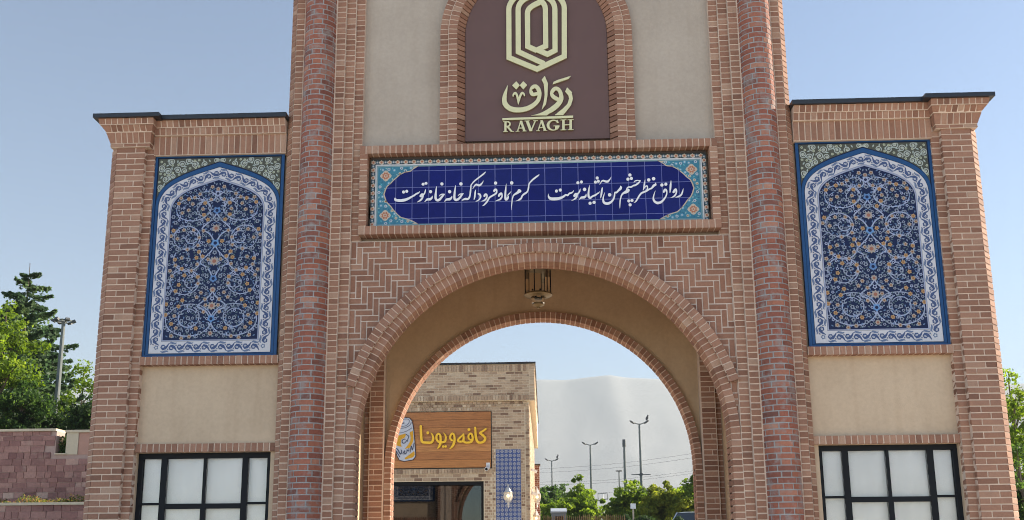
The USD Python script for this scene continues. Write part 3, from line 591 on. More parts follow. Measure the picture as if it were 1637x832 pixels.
for mir in (-1, 1):
    c = MB(); S = (lambda g: affinity.scale(g, -mir, 1, origin=(0, 0)))
    sheet(c, S(cr), YT-.0012, TEAL); sheet(c, S(cr.difference(cr.buffer(-.012)).intersection(LineString(cm).buffer(.03))), YT-.0022, CREAM)
    ribbon(c, cm*[-mir, 1]+[(-.012)*mir*-1, 0], .008, YT-.0026, (.35, .2, .13)); put = []
    for zz in (IZ1-.115, IZ0+.115):
        X = -mir*-1.86 if mir > 0 else -1.86
        X = 1.86 if mir > 0 else -1.86
        petals(c, X, zz, .072, YT-.0022, CREAM, RUST, 4, math.pi/4, .25); petals(c, X, zz, .05, YT-.0034, RUST, CREAM, 8); petals(c, X, zz, .028, YT-.0044, CREAM, RUST, 6); put.append((X, zz))
    for k in range(900):
        x, z = -R.uniform(1.45, 1.95), R.uniform(IZ0, IZ1); d = .05 if k < 350 else .028
        if not cr.buffer(-.014).contains(Point(x, z)): continue
        x *= -mir
        if any((x-a)**2+(z-b)**2 < (d if (a, b) not in put[:2] else .085)**2 for a, b in put): continue
        put.append((x, z))
        if k < 350: petals(c, x, z, .021, YT-.0028, ((.48, .52, .56), (.14, .34, .50), (.45, .48, .40))[k % 3], ((.06, .14, .3), (.5, .5, .5), RUST)[k % 3], 6, k)
        else: leaf2(c, x, z, .032, .013, k, YT-.0025, ((.03, .12, .22), (.12, .40, .48), (.30, .45, .45))[k % 3])
    c.build('corner_ornament', PAINT, ins)
D = lambda *q: [[(x, y, w)] for x, y, w in q]
W1 = [[(84, 603, 18), (97, 640, 52), (160, 652, 56), (250, 648, 58), (330, 625, 50), (400, 590, 38), (450, 560, 34), (472, 550, 36), (510, 520, 32), (545, 505, 34), (575, 485, 18), (590, 460, 6)],
      [(712, 420, 10), (702, 465, 26), (680, 515, 28), (655, 545, 36), (645, 590, 38), (610, 640, 36), (570, 668, 22), (535, 685, 6)], [(610, 560, 50), (640, 530, 52), (655, 560, 40)],
      [(845, 558, 10), (838, 595, 34), (800, 625, 52), (750, 628, 46), (715, 652, 22), (685, 676, 6)], [(935, 360, 10), (922, 450, 34), (914, 540, 44), (915, 610, 48), (945, 645, 48), (990, 635, 48), (1025, 598, 42), (1060, 555, 40), (1098, 528, 10)], [(985, 562, 8), (1030, 527, 22), (1098, 524, 18)],
      [(1245, 562, 10), (1236, 598, 34), (1200, 625, 52), (1150, 628, 46), (1115, 652, 22), (1095, 674, 6)], [(1325, 338, 8), (1308, 440, 32), (1298, 540, 44), (1300, 610, 48), (1330, 640, 48), (1375, 625, 46), (1412, 590, 40), (1448, 540, 38), (1482, 514, 10)], [(1372, 560, 8), (1412, 523, 22), (1482, 510, 18)]] + D((258, 478, 62), (322, 464, 62), (658, 318, 60), (718, 300, 60), (810, 470, 66), (1042, 312, 64), (1200, 470, 68), (1432, 312, 68))
W2 = [[(-22, 655, 8), (10, 632, 28), (55, 620, 46), (100, 622, 40), (132, 588, 34), (150, 520, 30), (158, 430, 28), (165, 350, 26), (185, 310, 22), (240, 250, 26), (330, 180, 30), (420, 110, 30), (462, 66, 12)], [(200, 412, 6), (240, 350, 26), (280, 326, 36), (330, 342, 42), (370, 322, 38), (402, 285, 18), (415, 242, 5)], [(262, 435, 12), (250, 500, 36), (243, 570, 34), (228, 632, 12)],
      [(318, 515, 34), (350, 535, 42), (360, 580, 34), (335, 630, 28), (295, 658, 18), (260, 671, 5)], [(440, 560, 40), (462, 528, 44), (488, 535, 30), (492, 580, 30), (460, 632, 34), (415, 656, 22), (378, 669, 5)],
      [(640, 462, 36), (652, 435, 44), (680, 430, 40), (692, 470, 28), (678, 505, 34), (630, 540, 34), (570, 572, 34), (530, 610, 34), (498, 670, 34), (460, 715, 32), (430, 745, 24), (398, 762, 6)], [(735, 560, 38), (755, 525, 46), (785, 510, 44), (800, 535, 28), (800, 572, 30), (770, 620, 36), (720, 645, 24), (663, 666, 5)],
      [(888, 308, 6), (878, 400, 26), (868, 500, 36), (868, 590, 46), (886, 632, 46), (914, 608, 44), (928, 570, 26), (918, 545, 14), (950, 510, 20), (986, 463, 6)], [(1160, 455, 58), (1120, 490, 48), (1070, 520, 36), (1035, 550, 28), (1015, 600, 26), (1005, 660, 22), (998, 740, 20), (992, 845, 6)], [(1150, 450, 62), (1165, 460, 62)],
      [(1560, 120, 8), (1520, 155, 32), (1440, 215, 32), (1390, 265, 28), (1355, 310, 26), (1345, 370, 28), (1335, 430, 30), (1310, 480, 32), (1260, 515, 40), (1215, 555, 34), (1195, 600, 34), (1165, 630, 38), (1125, 650, 18), (1083, 663, 5)]] + D((668, 295, 66), (998, 292, 70))
W3 = [[(82, 515, 6), (90, 570, 32), (124, 610, 56), (200, 620, 62), (290, 612, 58), (360, 590, 46), (410, 560, 38), (445, 535, 34), (480, 545, 36), (510, 510, 30), (545, 500, 34), (585, 475, 20), (605, 440, 6)], [(740, 410, 8), (725, 460, 28), (700, 500, 30), (672, 530, 38), (665, 570, 38), (638, 608, 36), (600, 636, 20), (553, 653, 5)], [(620, 555, 50), (650, 520, 50), (665, 550, 40)],
      [(856, 518, 8), (850, 560, 34), (815, 585, 52), (765, 592, 44), (735, 612, 20), (710, 634, 5)], [(930, 333, 6), (915, 420, 30), (905, 500, 38), (910, 570, 44), (940, 598, 46), (975, 575, 34), (1010, 555, 34), (1050, 540, 36), (1085, 512, 28), (1110, 500, 28), (1136, 463, 6)],
      [(1133, 327, 6), (1175, 260, 26), (1215, 247, 36), (1270, 265, 44), (1310, 255, 42), (1345, 215, 20), (1370, 168, 5)], [(1190, 385, 14), (1178, 450, 36), (1168, 530, 34), (1153, 602, 12)],
      [(1240, 488, 6), (1215, 560, 22), (1205, 630, 34), (1222, 690, 46), (1280, 715, 54), (1345, 698, 48), (1400, 650, 36), (1430, 590, 30), (1440, 530, 28), (1447, 485, 26), (1475, 490, 34), (1516, 450, 38), (1556, 412, 54), (1570, 385, 46), (1562, 362, 24)]] + D((250, 458, 62), (328, 438, 62), (688, 288, 62), (762, 272, 60), (825, 425, 70), (1085, 190, 62), (1048, 275, 62), (1108, 258, 62), (938, 708, 64), (1020, 690, 64), (1338, 535, 70))
W4 = [[(140, 808, 8), (141, 720, 22), (148, 640, 24), (165, 570, 26), (190, 520, 32), (235, 490, 48), (285, 465, 68), (312, 440, 56)], [(268, 432, 10), (290, 400, 26), (322, 375, 28), (370, 375, 34), (410, 350, 28), (450, 340, 34), (500, 310, 36), (540, 272, 28), (562, 243, 14)], [(428, 278, 10), (470, 245, 24), (562, 243, 14)],
      [(428, 698, 6), (475, 660, 32), (510, 600, 34), (550, 535, 34), (600, 490, 36), (680, 460, 36), (740, 420, 32), (790, 400, 32), (830, 350, 48), (865, 330, 46), (868, 292, 14)], [(655, 223, 6), (645, 290, 28), (635, 360, 26), (618, 435, 16)], [(618, 435, 16), (650, 382, 20), (690, 352, 28), (706, 390, 24), (680, 442, 22)],
      [(1040, 475, 40), (1062, 432, 44), (1090, 435, 30), (1100, 490, 26), (1085, 560, 28), (1040, 630, 36), (980, 685, 46), (910, 702, 50), (850, 670, 44), (825, 610, 32), (835, 540, 22), (866, 448, 5)], [(1055, 455, 40)], [(1186, 252, 14), (1178, 330, 38), (1172, 420, 34), (1164, 492, 10)],
      [(1240, 478, 46), (1258, 450, 50), (1282, 425, 44), (1298, 455, 28), (1290, 510, 32), (1260, 555, 36), (1220, 580, 18), (1178, 597, 5)], [(1440, 403, 6), (1420, 480, 30), (1390, 540, 36), (1340, 570, 34), (1278, 590, 5)]] + D((345, 130, 64), (305, 215, 64), (375, 200, 64), (322, 660, 62), (388, 650, 62), (350, 740, 64), (730, 230, 68), (830, 205, 70), (1000, 335, 66), (1080, 318, 64))
WHITE_GL = plain('white_lettering_glaze', (0.74, 0.73, 0.76), 0.3, spec=.3)
for strokes, ox in ((W1, 625), (W2, 740), (W3, 870), (W4, 980)):
    MB().add(prism(to_plane(stroke_shape(strokes), ox, 270, 12.8, YT-.002, 1.5), YT-.0035, YT-.0002)).build('lettering', WHITE_GL, ins)

# ================================================================ the emblem sign in the niche
YS = .075; sign = thing('emblem_sign', 'arched brown sign with a cream emblem and the name in Persian and Latin letters', 'sign')
MB().add(prism(niche_shape(.888).intersection(sbox(-2, 6.548, 2, 9)), YS, .099)).build('backboard', plain('mauve_brown_board', (0.115, 0.060, 0.053), 0.6, 0.05, 4), sign)
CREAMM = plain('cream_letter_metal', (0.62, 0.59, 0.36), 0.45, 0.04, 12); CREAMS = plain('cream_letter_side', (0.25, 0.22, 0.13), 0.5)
def raised(shape, name, parent=sign, yb=YS, d0=.022, d1=.030, face=CREAMM, side=CREAMS):
    o = MB().add(prism(shape, yb-d1, yb-d0-.0004)).build(name, face, parent); MB().add(prism(shape.buffer(-.0025), yb-d0, yb-.0002)).build('letter_side', side, o); return o
def poly_line(P, w): return LineString(P).buffer(w/2, cap_style=2, join_style=2, mitre_limit=3)
def bez(*P, n=14):
    P = np.array(P, float); t = np.linspace(0, 1, n)[:, None]
    return [tuple(q) for q in (((1-t)**2*P[0]+2*t*(1-t)*P[1]+t*t*P[2]) if len(P) == 3 else ((1-t)**3*P[0]+3*t*(1-t)**2*P[1]+3*t*t*(1-t)*P[2]+t**3*P[3]))]
w = 57
em = unary_union([poly_line([(743, 90), (743, 625), (440, 768), (130, 640), (127, 110)], w), poly_line(bez((127, 112), (127, -20), (300, -110), (440, -150))+bez((440, -150), (600, -100), (743, -20), (743, 92))[1:], w),
                  poly_line([(231, 110), (233, 575), (520, 708)], w), poly_line(bez((231, 112), (231, 10), (330, -40), (470, -62))+bez((470, -62), (600, -20), (637, 30), (638, 112))[1:], w), poly_line([(638, 110), (640, 560), (556, 603), (430, 548)], w),
                  poly_line(bez((334, 152), (334, 90), (390, 60), (490, 18)), w), poly_line([(334, 150), (336, 515), (440, 562)], w), poly_line([(440, 556), (536, 512), (534, 110)], w), poly_line(bez((534, 112), (534, 50), (500, 20), (455, -10)), w)])
raised(to_plane(em, 795, 0, 6.933, YS-.03, 1.0), 'emblem')
def tr(P): return Polygon(P)
waw = stroke_shape([[(795, 360, 40), (745, 338, 50), (700, 305, 48), (694, 255, 46), (735, 212, 46), (785, 235, 46), (808, 295, 50), (806, 350, 60), (770, 410, 62), (712, 462, 66), (640, 506, 58), (560, 537, 38), (480, 551, 14), (408, 558, 3)]]).difference(affinity.scale(Point(740, 271).buffer(24), 1.35, .72)).intersection(sbox(0, 0, 1000, 553))
waw = waw.union(tr([(700, 470), (690, 500), (628, 552), (540, 553), (600, 520)]))
qaf = stroke_shape([[(131, 172, 4), (108, 250, 34), (90, 330, 56), (98, 402, 64), (145, 455, 62), (212, 480, 64), (300, 482, 62), (390, 460, 58), (460, 420, 54), (510, 370, 50), (533, 310, 48), (532, 250, 50), (508, 202, 52), (474, 182, 44), (440, 205, 46), (428, 245, 46), (440, 280, 46), (475, 285, 44), (520, 270, 40)]]).difference(affinity.scale(Point(465, 231).buffer(22), 1.3, .7))
reh = tr([(885, 203), (945, 262), (940, 270), (955, 340), (932, 420), (870, 500), (830, 547), (733, 547), (830, 470), (890, 410), (912, 340), (905, 300), (862, 250)]).buffer(3)
alef = tr([(600, 55), (641, 150), (640, 180), (633, 300), (615, 410), (565, 476), (590, 380), (602, 290), (590, 150), (564, 102)]).buffer(2)
fat = tr([(700, 160), (712, 128), (760, 105), (932, 52), (905, 88), (820, 118), (740, 145)])
dots = tr([(240, 121), (285, 170), (240, 224), (188, 172)]).union(tr([(329, 119), (378, 168), (329, 222), (284, 170)]))
vee = stroke_shape([[(203, 310, 12), (206, 285, 22), (228, 268, 26), (248, 295, 28), (260, 345, 26), (266, 412, 6)], [(266, 412, 6), (278, 345, 26), (296, 292, 28), (318, 268, 26), (340, 285, 20), (340, 305, 10)]])
for shp in (qaf, dots, vee, alef, waw, fat, reh): raised(to_plane(shp, 795, 115, 7.923, YS-.03, 1.0), 'persian_letter')
raised(to_plane(tr([(63, 588), (960, 555), (960, 584), (63, 614)]), 795, 115, 7.923, YS-.03), 'underline')
ser = lambda x, w=.30: [sbox(x-w/2, 0, x+w/2, .055), ]
serT = lambda x, w=.30: sbox(x-w/2, .945, x+w/2, 1)
def bar(x0, y0, x1, y1, w): return Polygon([(x0-w/2, y0), (x0+w/2, y0), (x1+w/2, y1), (x1-w/2, y1)])
LET = {'R': unary_union([sbox(.12, 0, .32, 1), sbox(0, 0, .44, .06), sbox(0, .94, .3, 1), affinity.scale(Point(.42, .73).buffer(.27), 1.05, 1).difference(affinity.scale(Point(.40, .735).buffer(.16), .95, 1.05)).intersection(sbox(.2, .4, 1, 1.1)), sbox(.2, .44, .42, .52), sbox(.2, .94, .42, 1), bar(.80, 0, .42, .48, .21), sbox(.68, 0, 1.0, .055)]),
       'A': unary_union([bar(.16, 0, .47, 1, .10), bar(.80, 0, .47, 1, .22), sbox(.25, .28, .68, .36), sbox(0, 0, .34, .055), sbox(.62, 0, .98, .055)]),
       'V': unary_union([bar(.47, 0, .18, 1, .22), bar(.47, 0, .80, 1, .10), sbox(0, .945, .38, 1), sbox(.62, .945, .98, 1)]),
       'G': unary_union([Point(.5, .5).buffer(.51).difference(affinity.scale(Point(.53, .5).buffer(.42), .78, 1)).difference(sbox(.55, .42, 1.2, .72)), sbox(.64, .08, .84, .44), sbox(.52, .40, .98, .455), sbox(.78, .68, .86, .98)]),
       'H': unary_union([sbox(.13, 0, .33, 1), sbox(.69, 0, .89, 1), sbox(.2, .46, .8, .545), sbox(0, 0, .46, .055), sbox(0, .945, .46, 1), sbox(.56, 0, 1.02, .055), sbox(.56, .945, 1.02, 1)])}
for ch, xa, xb in (('R', 72, 212), ('A', 233, 370), ('V', 345, 515), ('A', 493, 632), ('G', 625, 790), ('H', 800, 967)):
    g = LET[ch]; b = g.bounds; base = lambda x: 765-(x-70)*.0302; top = lambda x: 630-(x-70)*.0292
    g = affinity.translate(g, -b[0], 0); wd = b[2]-b[0]; yb, yt = base((xa+xb)/2), top((xa+xb)/2)
    g = affinity.affine_transform(g, [(xb-xa)/wd, 0, -.03*(xb-xa)/wd, -(yb-yt), xa, yb])
    raised(to_plane(g, 795, 115, 7.923, YS-.03, .8), 'latin_letter')

# ================================================================ the lantern hanging in the passage
lan = thing('hanging_lantern', 'six-sided brass lantern with glass panes hanging under the arch', 'lantern', (-.022, 1.2, 0))
BRASS = plain('aged_brass', (0.16, 0.11, 0.055), 0.38, 0.2, 30, metal=.8); LGLASS = pane('lantern_glass', (.97, .95, .90))
MB().add(lathe([(.0, 5.33), (.05, 5.33), (.06, 5.30), (.13, 5.28), (.182, 5.255), (.185, 5.235), (.17, 5.23), (.0, 5.23)], 0, 0, 6, .26)).build('top_cap', BRASS, lan)
MB().add(tube([(0, 0, 5.60), (0, 0, 5.33)], .009)).add(lathe([(.0, 5.598), (.06, 5.598), (.05, 5.57), (0, 5.56)], 0, 0, 16)).build('chain', BRASS, lan)
for k in range(6):
    a = k*math.pi/3+.26; c, s_ = .172*math.cos(a), .172*math.sin(a); MB().add(tube([(c, s_, 5.235), (c, s_, 4.885)], .008, 6)).build('corner_bar', BLACK, lan)
    b = a+math.pi/3; c2, s2 = .172*math.cos(b), .172*math.sin(b)
    v = np.array([(c, s_, 4.90), (c2, s2, 4.90), (c2, s2, 5.23), (c, s_, 5.23)])*[.985, .985, 1]; MB().add((v, np.array([[0, 1, 2], [0, 2, 3]]))).build('pane', LGLASS, lan)
MB().add(lathe([(.165, 4.905), (.188, 4.895), (.190, 4.878), (.165, 4.868), (.11, 4.850), (.10, 4.848)], 0, 0, 18)).build('bottom_ring', BRASS, lan)
MB().add(lathe([(.095, 4.85), (.10, 4.82), (.085, 4.775), (.055, 4.755)], 0, 0, 12)).build('lower_bowl', LGLASS, lan)
MB().add(lathe([(.0, 4.765), (.075, 4.762), (.085, 4.75), (.05, 4.735), (.02, 4.72), (.018, 4.705), (0, 4.70)], 0, 0, 12)).build('finial', BRASS, lan)
for x, y, h in ((-.07, 0, .07), (-.03, .05, .05), (.03, -.04, .06), (.07, .03, .055)): MB().add(tube([(x, y, 4.87), (x, y, 4.90+h)], .013, 8)).build('candle', BLACK, lan)

# ================================================================ the cafe behind the arch
CY = 13.5
cafe = thing('cafe_building', 'pale yellow brick cafe with a dark shop window seen through the arch', 'building')
X = lambda px, py, Y=CY: float(at(px, py, Y)[0]); Z = lambda px, py, Y=CY: float(at(px, py, Y)[2])
XR = -.20; XL = -7.6
GC = .039*(CY+10.54)
shell = MB(); wx0, wx1, wz1 = -5.2, -1.545, 3.365
shell.add(prism(sbox(XL, GC-.5, -.345, 5.45).difference(sbox(wx0, GC, wx1, wz1)).difference(sbox(-4.02, 3.69, -1.33, 5.205)), CY+.006, CY+.30)).add(plan_prism([(XL, CY+.301), (-.345, CY+.301), (-.345, 25), (XL, 25)], wz1+.05, 5.45)).box(-1.5, -.345, CY+.301, 25, GC-1, wz1+.05).box(XL, wx0, CY+.301, 25, GC-1, wz1+.05)
wallc = shell.build('wall', CAFE_MORTAR, cafe)
par = MB().box(XL, XR, CY-.08, 25.2, 5.452, 6.43).build('parapet', CAFE_MORTAR, cafe)
MB().box(XL-.05, XR+.04, CY-.13, 25.25, 6.432, 6.475).build('roof_flashing', CAP, cafe)
ck = MB()
def run_courses(mb, x0, x1, z0, z1, yf, L=.222, skip=None):
    for a0, a1, i in courses(z0, z1):
        x = x0-(L/2 if i % 2 else 0)-RNG.uniform(0, .01)
        while x < x1:
            a, b = max(x, x0)+JOINT/2, min(x+L, x1)-JOINT/2
            if b-a > .03 and not (skip and skip(a, b, a0, a1)): mb.add(brick(a, b, yf, yf+.05, a0, a1), RNG.beta(2, 2) if RNG.random() > .12 else 0.02)
            x += L
def run_soldiers(mb, x0, x1, z0, z1, yf, p=.0731):
    n = round((x1-x0)/p); p = (x1-x0)/n
    for i in range(n): mb.add(brick(x0+i*p+JOINT/2, x0+(i+1)*p-JOINT/2, yf, yf+.06, z0+.004, z1-.004), RNG.beta(2, 2))
run_soldiers(ck, XL, XR-.14, 6.23, 6.42, CY-.10); run_courses(ck, XL, XR-.14, 5.60, 6.225, CY-.086); run_soldiers(ck, XL, XR-.14, 5.46, 5.60, CY-.10)
run_courses(ck, XL, -.36, 5.30, 5.445, CY-.02, .11); run_soldiers(ck, XL, -1.33, 5.212, 5.30, CY-.012)
run_courses(ck, XL, -4.03, GC, 5.205, CY); run_courses(ck, -1.325, -.47, 4.19, 5.295, CY)
run_soldiers(ck, -4.02, -1.33, 3.56, 3.685, CY-.02); run_courses(ck, -4.02, -1.33, 3.375, 3.555, CY)
run_courses(ck, -1.53, -1.33, GC, 3.37, CY, .11); run_courses(ck, -1.325, -1.235, GC, 4.185, CY, .11); run_courses(ck, -.575, -.47, GC, 4.185, CY, .11)
run_courses(ck, -.455, -.35, GC, 5.295, CY-.01, .12)
for z0, z1, i in courses(5.46, 6.42): ck.add(brick(XR-.13, XR-.004, CY-.086, CY-.03, z0, z1), RNG.beta(2, 2)); ck.add(brick(XR-.02, XR+.006, CY-.08, CY+.5, z0, z1), RNG.beta(2, 2))
for k in range(36):
    for z0, z1, i in courses(GC, 5.44, .0731): ck.add(brick(-.36, -.339, CY+.02+k*.3+(.15 if i % 2 else 0), CY+.02+k*.3+.285+(.15 if i % 2 else 0), z0, z1), RNG.beta(2, 2))
    if k < 20:
        for z0, z1, i in courses(5.46, 6.42): ck.add(brick(XR-.02, XR+.006, CY+.52+k*.3, CY+.8+k*.3, z0, z1), RNG.beta(2, 2))
ck.build('brickwork', CAFEB, wallc, kind='stuff')
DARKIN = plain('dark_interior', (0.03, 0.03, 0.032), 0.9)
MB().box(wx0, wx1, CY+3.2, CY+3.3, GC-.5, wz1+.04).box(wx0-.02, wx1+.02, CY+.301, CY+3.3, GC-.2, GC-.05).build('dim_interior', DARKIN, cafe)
sw = MB().box(wx0, wx1, CY+.05, CY+.14, wz1-.09, wz1-.001).box(wx1-.07, wx1-.001, CY+.05, CY+.14, GC, wz1-.09).box(wx0, wx0+.07, CY+.05, CY+.14, GC, wz1-.09).box(wx0+.07, wx1-.07, CY+.05, CY+.14, GC, GC+.1).build('shop_window', BLACK, cafe)
SHOPG = usdkit.material(stage, LOOKS+'tinted_shop_glass', {'t': ('transparent_bsdf', {'color': (.35, .37, .38)}), 'g': ('glossy_bsdf', {'color': (.9, .92, .95), 'roughness': .01}), 'x': ('mix_closure', {'fac': .075})}, [('t.BSDF', 'x.closure1'), ('g.BSDF', 'x.closure2')], surface='x.closure')
MB().add(plan_prism([(wx0+.07, CY+.09), (wx1-.07, CY+.25), (wx1-.07, CY+.258), (wx0+.07, CY+.098)], GC+.1, wz1-.005)).build('pane', SHOPG, sw)
# tiled strip with star pattern
ts = MB().box(-1.228, -.582, CY-.006, CY+.03, GC+.4, 4.178).build('star_tile_strip', plain('slate_blue_tile', (.055, .09, .24), .4, .1, 20, spec=.25), cafe)
m = MB(); pz = .1077
for i in range(6):
    for j in range(30):
        x, z = -1.228+(i+.5)*pz, 4.178-(j+.5)*pz
        if z < GC+.5: continue
        o = .5*((j) % 2)*0
        petals(m, x, z, .050, CY-.0075, (.33, .35, .42), (.03, .05, .15), 4, math.pi/4*(j+i), .35); petals(m, x, z, .012, CY-.0085, (.5, .5, .53), (.5, .5, .53), 4)
m.build('star_pattern', PAINT, ts)

# ---- timber sign of the cafe
cs = thing('cafe_sign', 'timber board sign with yellow Persian letters and a painted drink can', 'sign')
WOOD = [usdkit.material(stage, LOOKS+'sign_plank_wood_%s' % n, {'geo': ('geometry', {}), 'mp': ('mapping', {'scale': (1.2, 8.0, 26.0), 'location': (o, o, o)}), 'n': ('noise_texture', {'scale': 1.6, 'detail': 6.0, 'distortion': 1.2}), 'r': ('rgb_ramp', {'ramp': [(0.25, (c[0]*.55, c[1]*.5, c[2]*.45)), (0.5, c), (0.8, (c[0]*1.25, c[1]*1.25, c[2]*1.25))]}), 'p': ('principled_bsdf', {'roughness': .5})},
        [('geo.position', 'mp.vector'), ('mp.vector', 'n.vector'), ('n.fac', 'r.fac'), ('r.color', 'p.base_color')], surface='p.BSDF') for n, c, o in (('warm', (.42, .175, .052), 0), ('light', (.47, .21, .068), 3.3), ('deep', (.36, .145, .045), 7.1))]
MB().box(-4.015, -1.335, CY+.0, CY+.10, 3.695, 5.20).build('board_frame', plain('dark_sign_frame', (.03, .022, .016), .6), cs)
zz = np.linspace(3.715, 5.18, 8)
for i in range(7): MB().add(brick(-3.99, -1.355, CY-.035, CY-.001, zz[i]+.003, zz[i+1]-.003, .001)).build('plank', WOOD[(i*2+i//3) % 3], cs)
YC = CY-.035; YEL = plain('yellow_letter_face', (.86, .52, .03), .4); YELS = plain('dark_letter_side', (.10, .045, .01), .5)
C1 = [[[(105, 90, 50), (110, 250, 52), (120, 390, 54), (160, 443, 56), (250, 450, 52), (330, 447, 54), (368, 400, 50), (375, 335, 46), (355, 275, 32), (322, 235, 10)]], [[(258, 235, 62)]],
      [[(470, 580, 18), (505, 530, 48), (533, 460, 58), (537, 380, 50), (530, 300, 46), (492, 258, 44), (455, 290, 46), (445, 350, 46), (470, 410, 46), (520, 440, 50), (590, 440, 48), (640, 410, 46), (652, 335, 40), (632, 275, 28), (598, 232, 8)]], [[(595, 535, 54)], [(648, 533, 54)]],
      [[(735, 582, 14), (780, 545, 44), (822, 480, 54), (840, 400, 52), (840, 320, 44), (815, 262, 44), (780, 258, 44), (748, 305, 44), (748, 360, 44), (790, 402, 40)]],
      [[(1035, 262, 30), (965, 335, 40), (915, 395, 44), (945, 425, 44), (1015, 418, 46), (1040, 350, 46), (1035, 262, 30)], [(1030, 390, 46), (1060, 440, 44), (1100, 447, 46), (1170, 445, 46), (1222, 410, 48), (1237, 340, 48), (1218, 272, 46), (1180, 255, 42), (1146, 300, 42), (1150, 355, 40), (1180, 385, 38), (1215, 380, 34)]], [[(1155, 165, 62)]],
      [[(1290, 125, 44), (1300, 250, 50), (1310, 350, 52), (1345, 430, 52), (1410, 450, 50), (1480, 420, 52), (1508, 360, 52), (1480, 310, 50), (1420, 260, 48), (1400, 237, 46), (1450, 202, 42), (1525, 150, 38)]]]
for st_ in C1: raised(to_plane(stroke_shape(st_), 665, 675, 13.64, YC-.05, 1.2), 'persian_letter', cs, YC, .045, .055, YEL, YELS)
can = MB(); O = lambda P, y, c, b=0: sheet(can, to_plane(Polygon(P).buffer(b), 625, 660, 10.4, YC, 1.0), y, c, .003)
body = [(175, 105), (230, 90), (305, 95), (345, 140), (365, 220), (380, 350), (392, 480), (403, 640), (405, 730), (365, 780), (220, 808), (145, 785), (108, 715), (85, 620), (82, 540), (100, 400), (128, 280), (150, 180)]
O(body, YC-.02, (.03, .035, .06), 12); O(body, YC-.024, (.50, .53, .60))
ORG, INK, PALE = (.62, .33, .03), (.06, .075, .13), (.62, .64, .68)
for P in ([(112, 388), (245, 348), (250, 380), (230, 418), (172, 450), (165, 520), (182, 572), (92, 548), (97, 450)], [(315, 330), (366, 300), (378, 450), (360, 510), (310, 590), (232, 605), (285, 540), (322, 480), (330, 420)], [(232, 757), (390, 640), (400, 700), (368, 745), (240, 780)]): O(P, YC-.028, ORG)
for st_ in ([(150, 262, 8), (190, 262, 8), (260, 245, 8), (320, 205, 8), (338, 165, 8)], [(155, 190, 7), (190, 130, 7), (250, 108, 7), (300, 120, 7), (305, 165, 7), (260, 215, 7), (200, 230, 7), (160, 225, 7)], [(128, 330, 7), (190, 335, 7), (280, 300, 7), (350, 255, 7)], [(190, 180, 16), (215, 175, 22)],
            [(240, 445, 14), (205, 450, 14), (188, 480, 14), (205, 510, 16), (245, 495, 12), (262, 465, 12), (275, 480, 12), (285, 440, 12), (300, 400, 14), (268, 372, 12), (265, 360, 8)], [(92, 600, 12), (130, 640, 18), (160, 690, 18), (178, 660, 14), (170, 620, 12)], [(205, 690, 14), (215, 655, 14), (235, 640, 10), (232, 690, 14), (265, 660, 12), (270, 620, 14), (290, 640, 12), (300, 600, 12)], [(320, 660, 12), (345, 560, 14), (355, 620, 12), (385, 510, 12)], [(90, 640, 10), (120, 690, 14), (150, 740, 12)]):
    sheet(can, to_plane(stroke_shape([st_]), 625, 660, 10.4, YC, 1.0), YC-.032, INK, .002)
can.build('painted_can', PAINT, cs)

# ---- wall lanterns, camera and small floodlights on the cafe
LAMPG = glow('warm_lamp_glow', (1.0, .66, .28), 3.0); LMETAL = plain('silver_lantern_metal', (.52, .50, .48), .4, metal=.3)
FROST = usdkit.material(stage, LOOKS+'frosted_lantern_glass', {'t': ('transparent_bsdf', {'color': (.9, .88, .82)}), 'd': ('principled_bsdf', {'base_color': (.75, .72, .66), 'roughness': .3}), 'x': ('mix_closure', {'fac': .45})}, [('t.BSDF', 'x.closure1'), ('d.BSDF', 'x.closure2')], surface='x.closure')
def wall_lantern(px, py, Y, back, label):
    p = at(px, py, Y); t = thing('wall_lantern', label, 'wall lamp', p, back)
    MB().add(lathe([(0, .30), (.012, .29), (.018, .24), (.045, .21), (.085, .13), (.115, .09), (.10, .085)], 0, 0, 6)).build('lantern_roof', LMETAL, t)
    MB().add(lathe([(.10, .085), (.115, -.02), (.085, -.11)], 0, 0, 6)).build('glass', FROST, t)
    for k in range(6):
        a = k*math.pi/3; MB().add(tube([(r*math.cos(a), r*math.sin(a), z) for r, z in ((.103, .085), (.118, -.02), (.088, -.11))], .007, 5)).build('cage_bar', LMETAL, t)
    MB().add(lathe([(.088, -.11), (.07, -.14), (.03, -.17), (.035, -.20), (.02, -.24), (.028, -.27), (0, -.32)], 0, 0, 10)).build('lantern_base', LMETAL, t)
    MB().add(trimesh.creation.icosphere(2, .038)).build('lit_bulb', LAMPG, t)
    MB().add(tube([(0, .0, .26), (0, .06, .30), (0, .12, .27), (0, .168, .15)], .011, 6)).add(lathe([(.0, .22), (.04, .22), (.04, .05), (0, .05)], 0, .16, 8)).build('wall_bracket', LMETAL, t)
wall_lantern(812.5, 793, CY-.18, 0, 'lit silver wall lantern on the blue star-patterned tile strip')
for px, py, Y, lab in ((858.5, 795, 15.6, 'lit wall lantern on the cafe side wall, in front of the red brick pillar'), (857.2, 829, 18.5, 'lowest lit wall lantern, on the cafe side wall at the bottom edge')):
    wall_lantern(px, py, Y, math.pi/2, lab)
p = at(780, 744, CY-.1); t = thing('security_camera', 'small white security camera at the lower corner of the timber sign', 'camera', p)
WHP = plain('white_plastic', (.7, .7, .7), .4)
MB().add(tube([(0, .0, -.06), (-.03, -.16, -.115)], .05, 14)).add(tube([(.005, .02, -.05), (0, .0, -.06)], .055, 14)).build('camera_body', WHP, t); MB().add(tube([(-.03, -.16, -.115), (-.032, -.168, -.118)], .036, 14)).build('lens', BLACK, t)
MB().box(-.05, .05, .06, .1, -.05, .07).add(tube([(0, .07, .02), (0, .02, .0), (0, .0, -.05)], .018, 8)).build('mount', WHP, t)
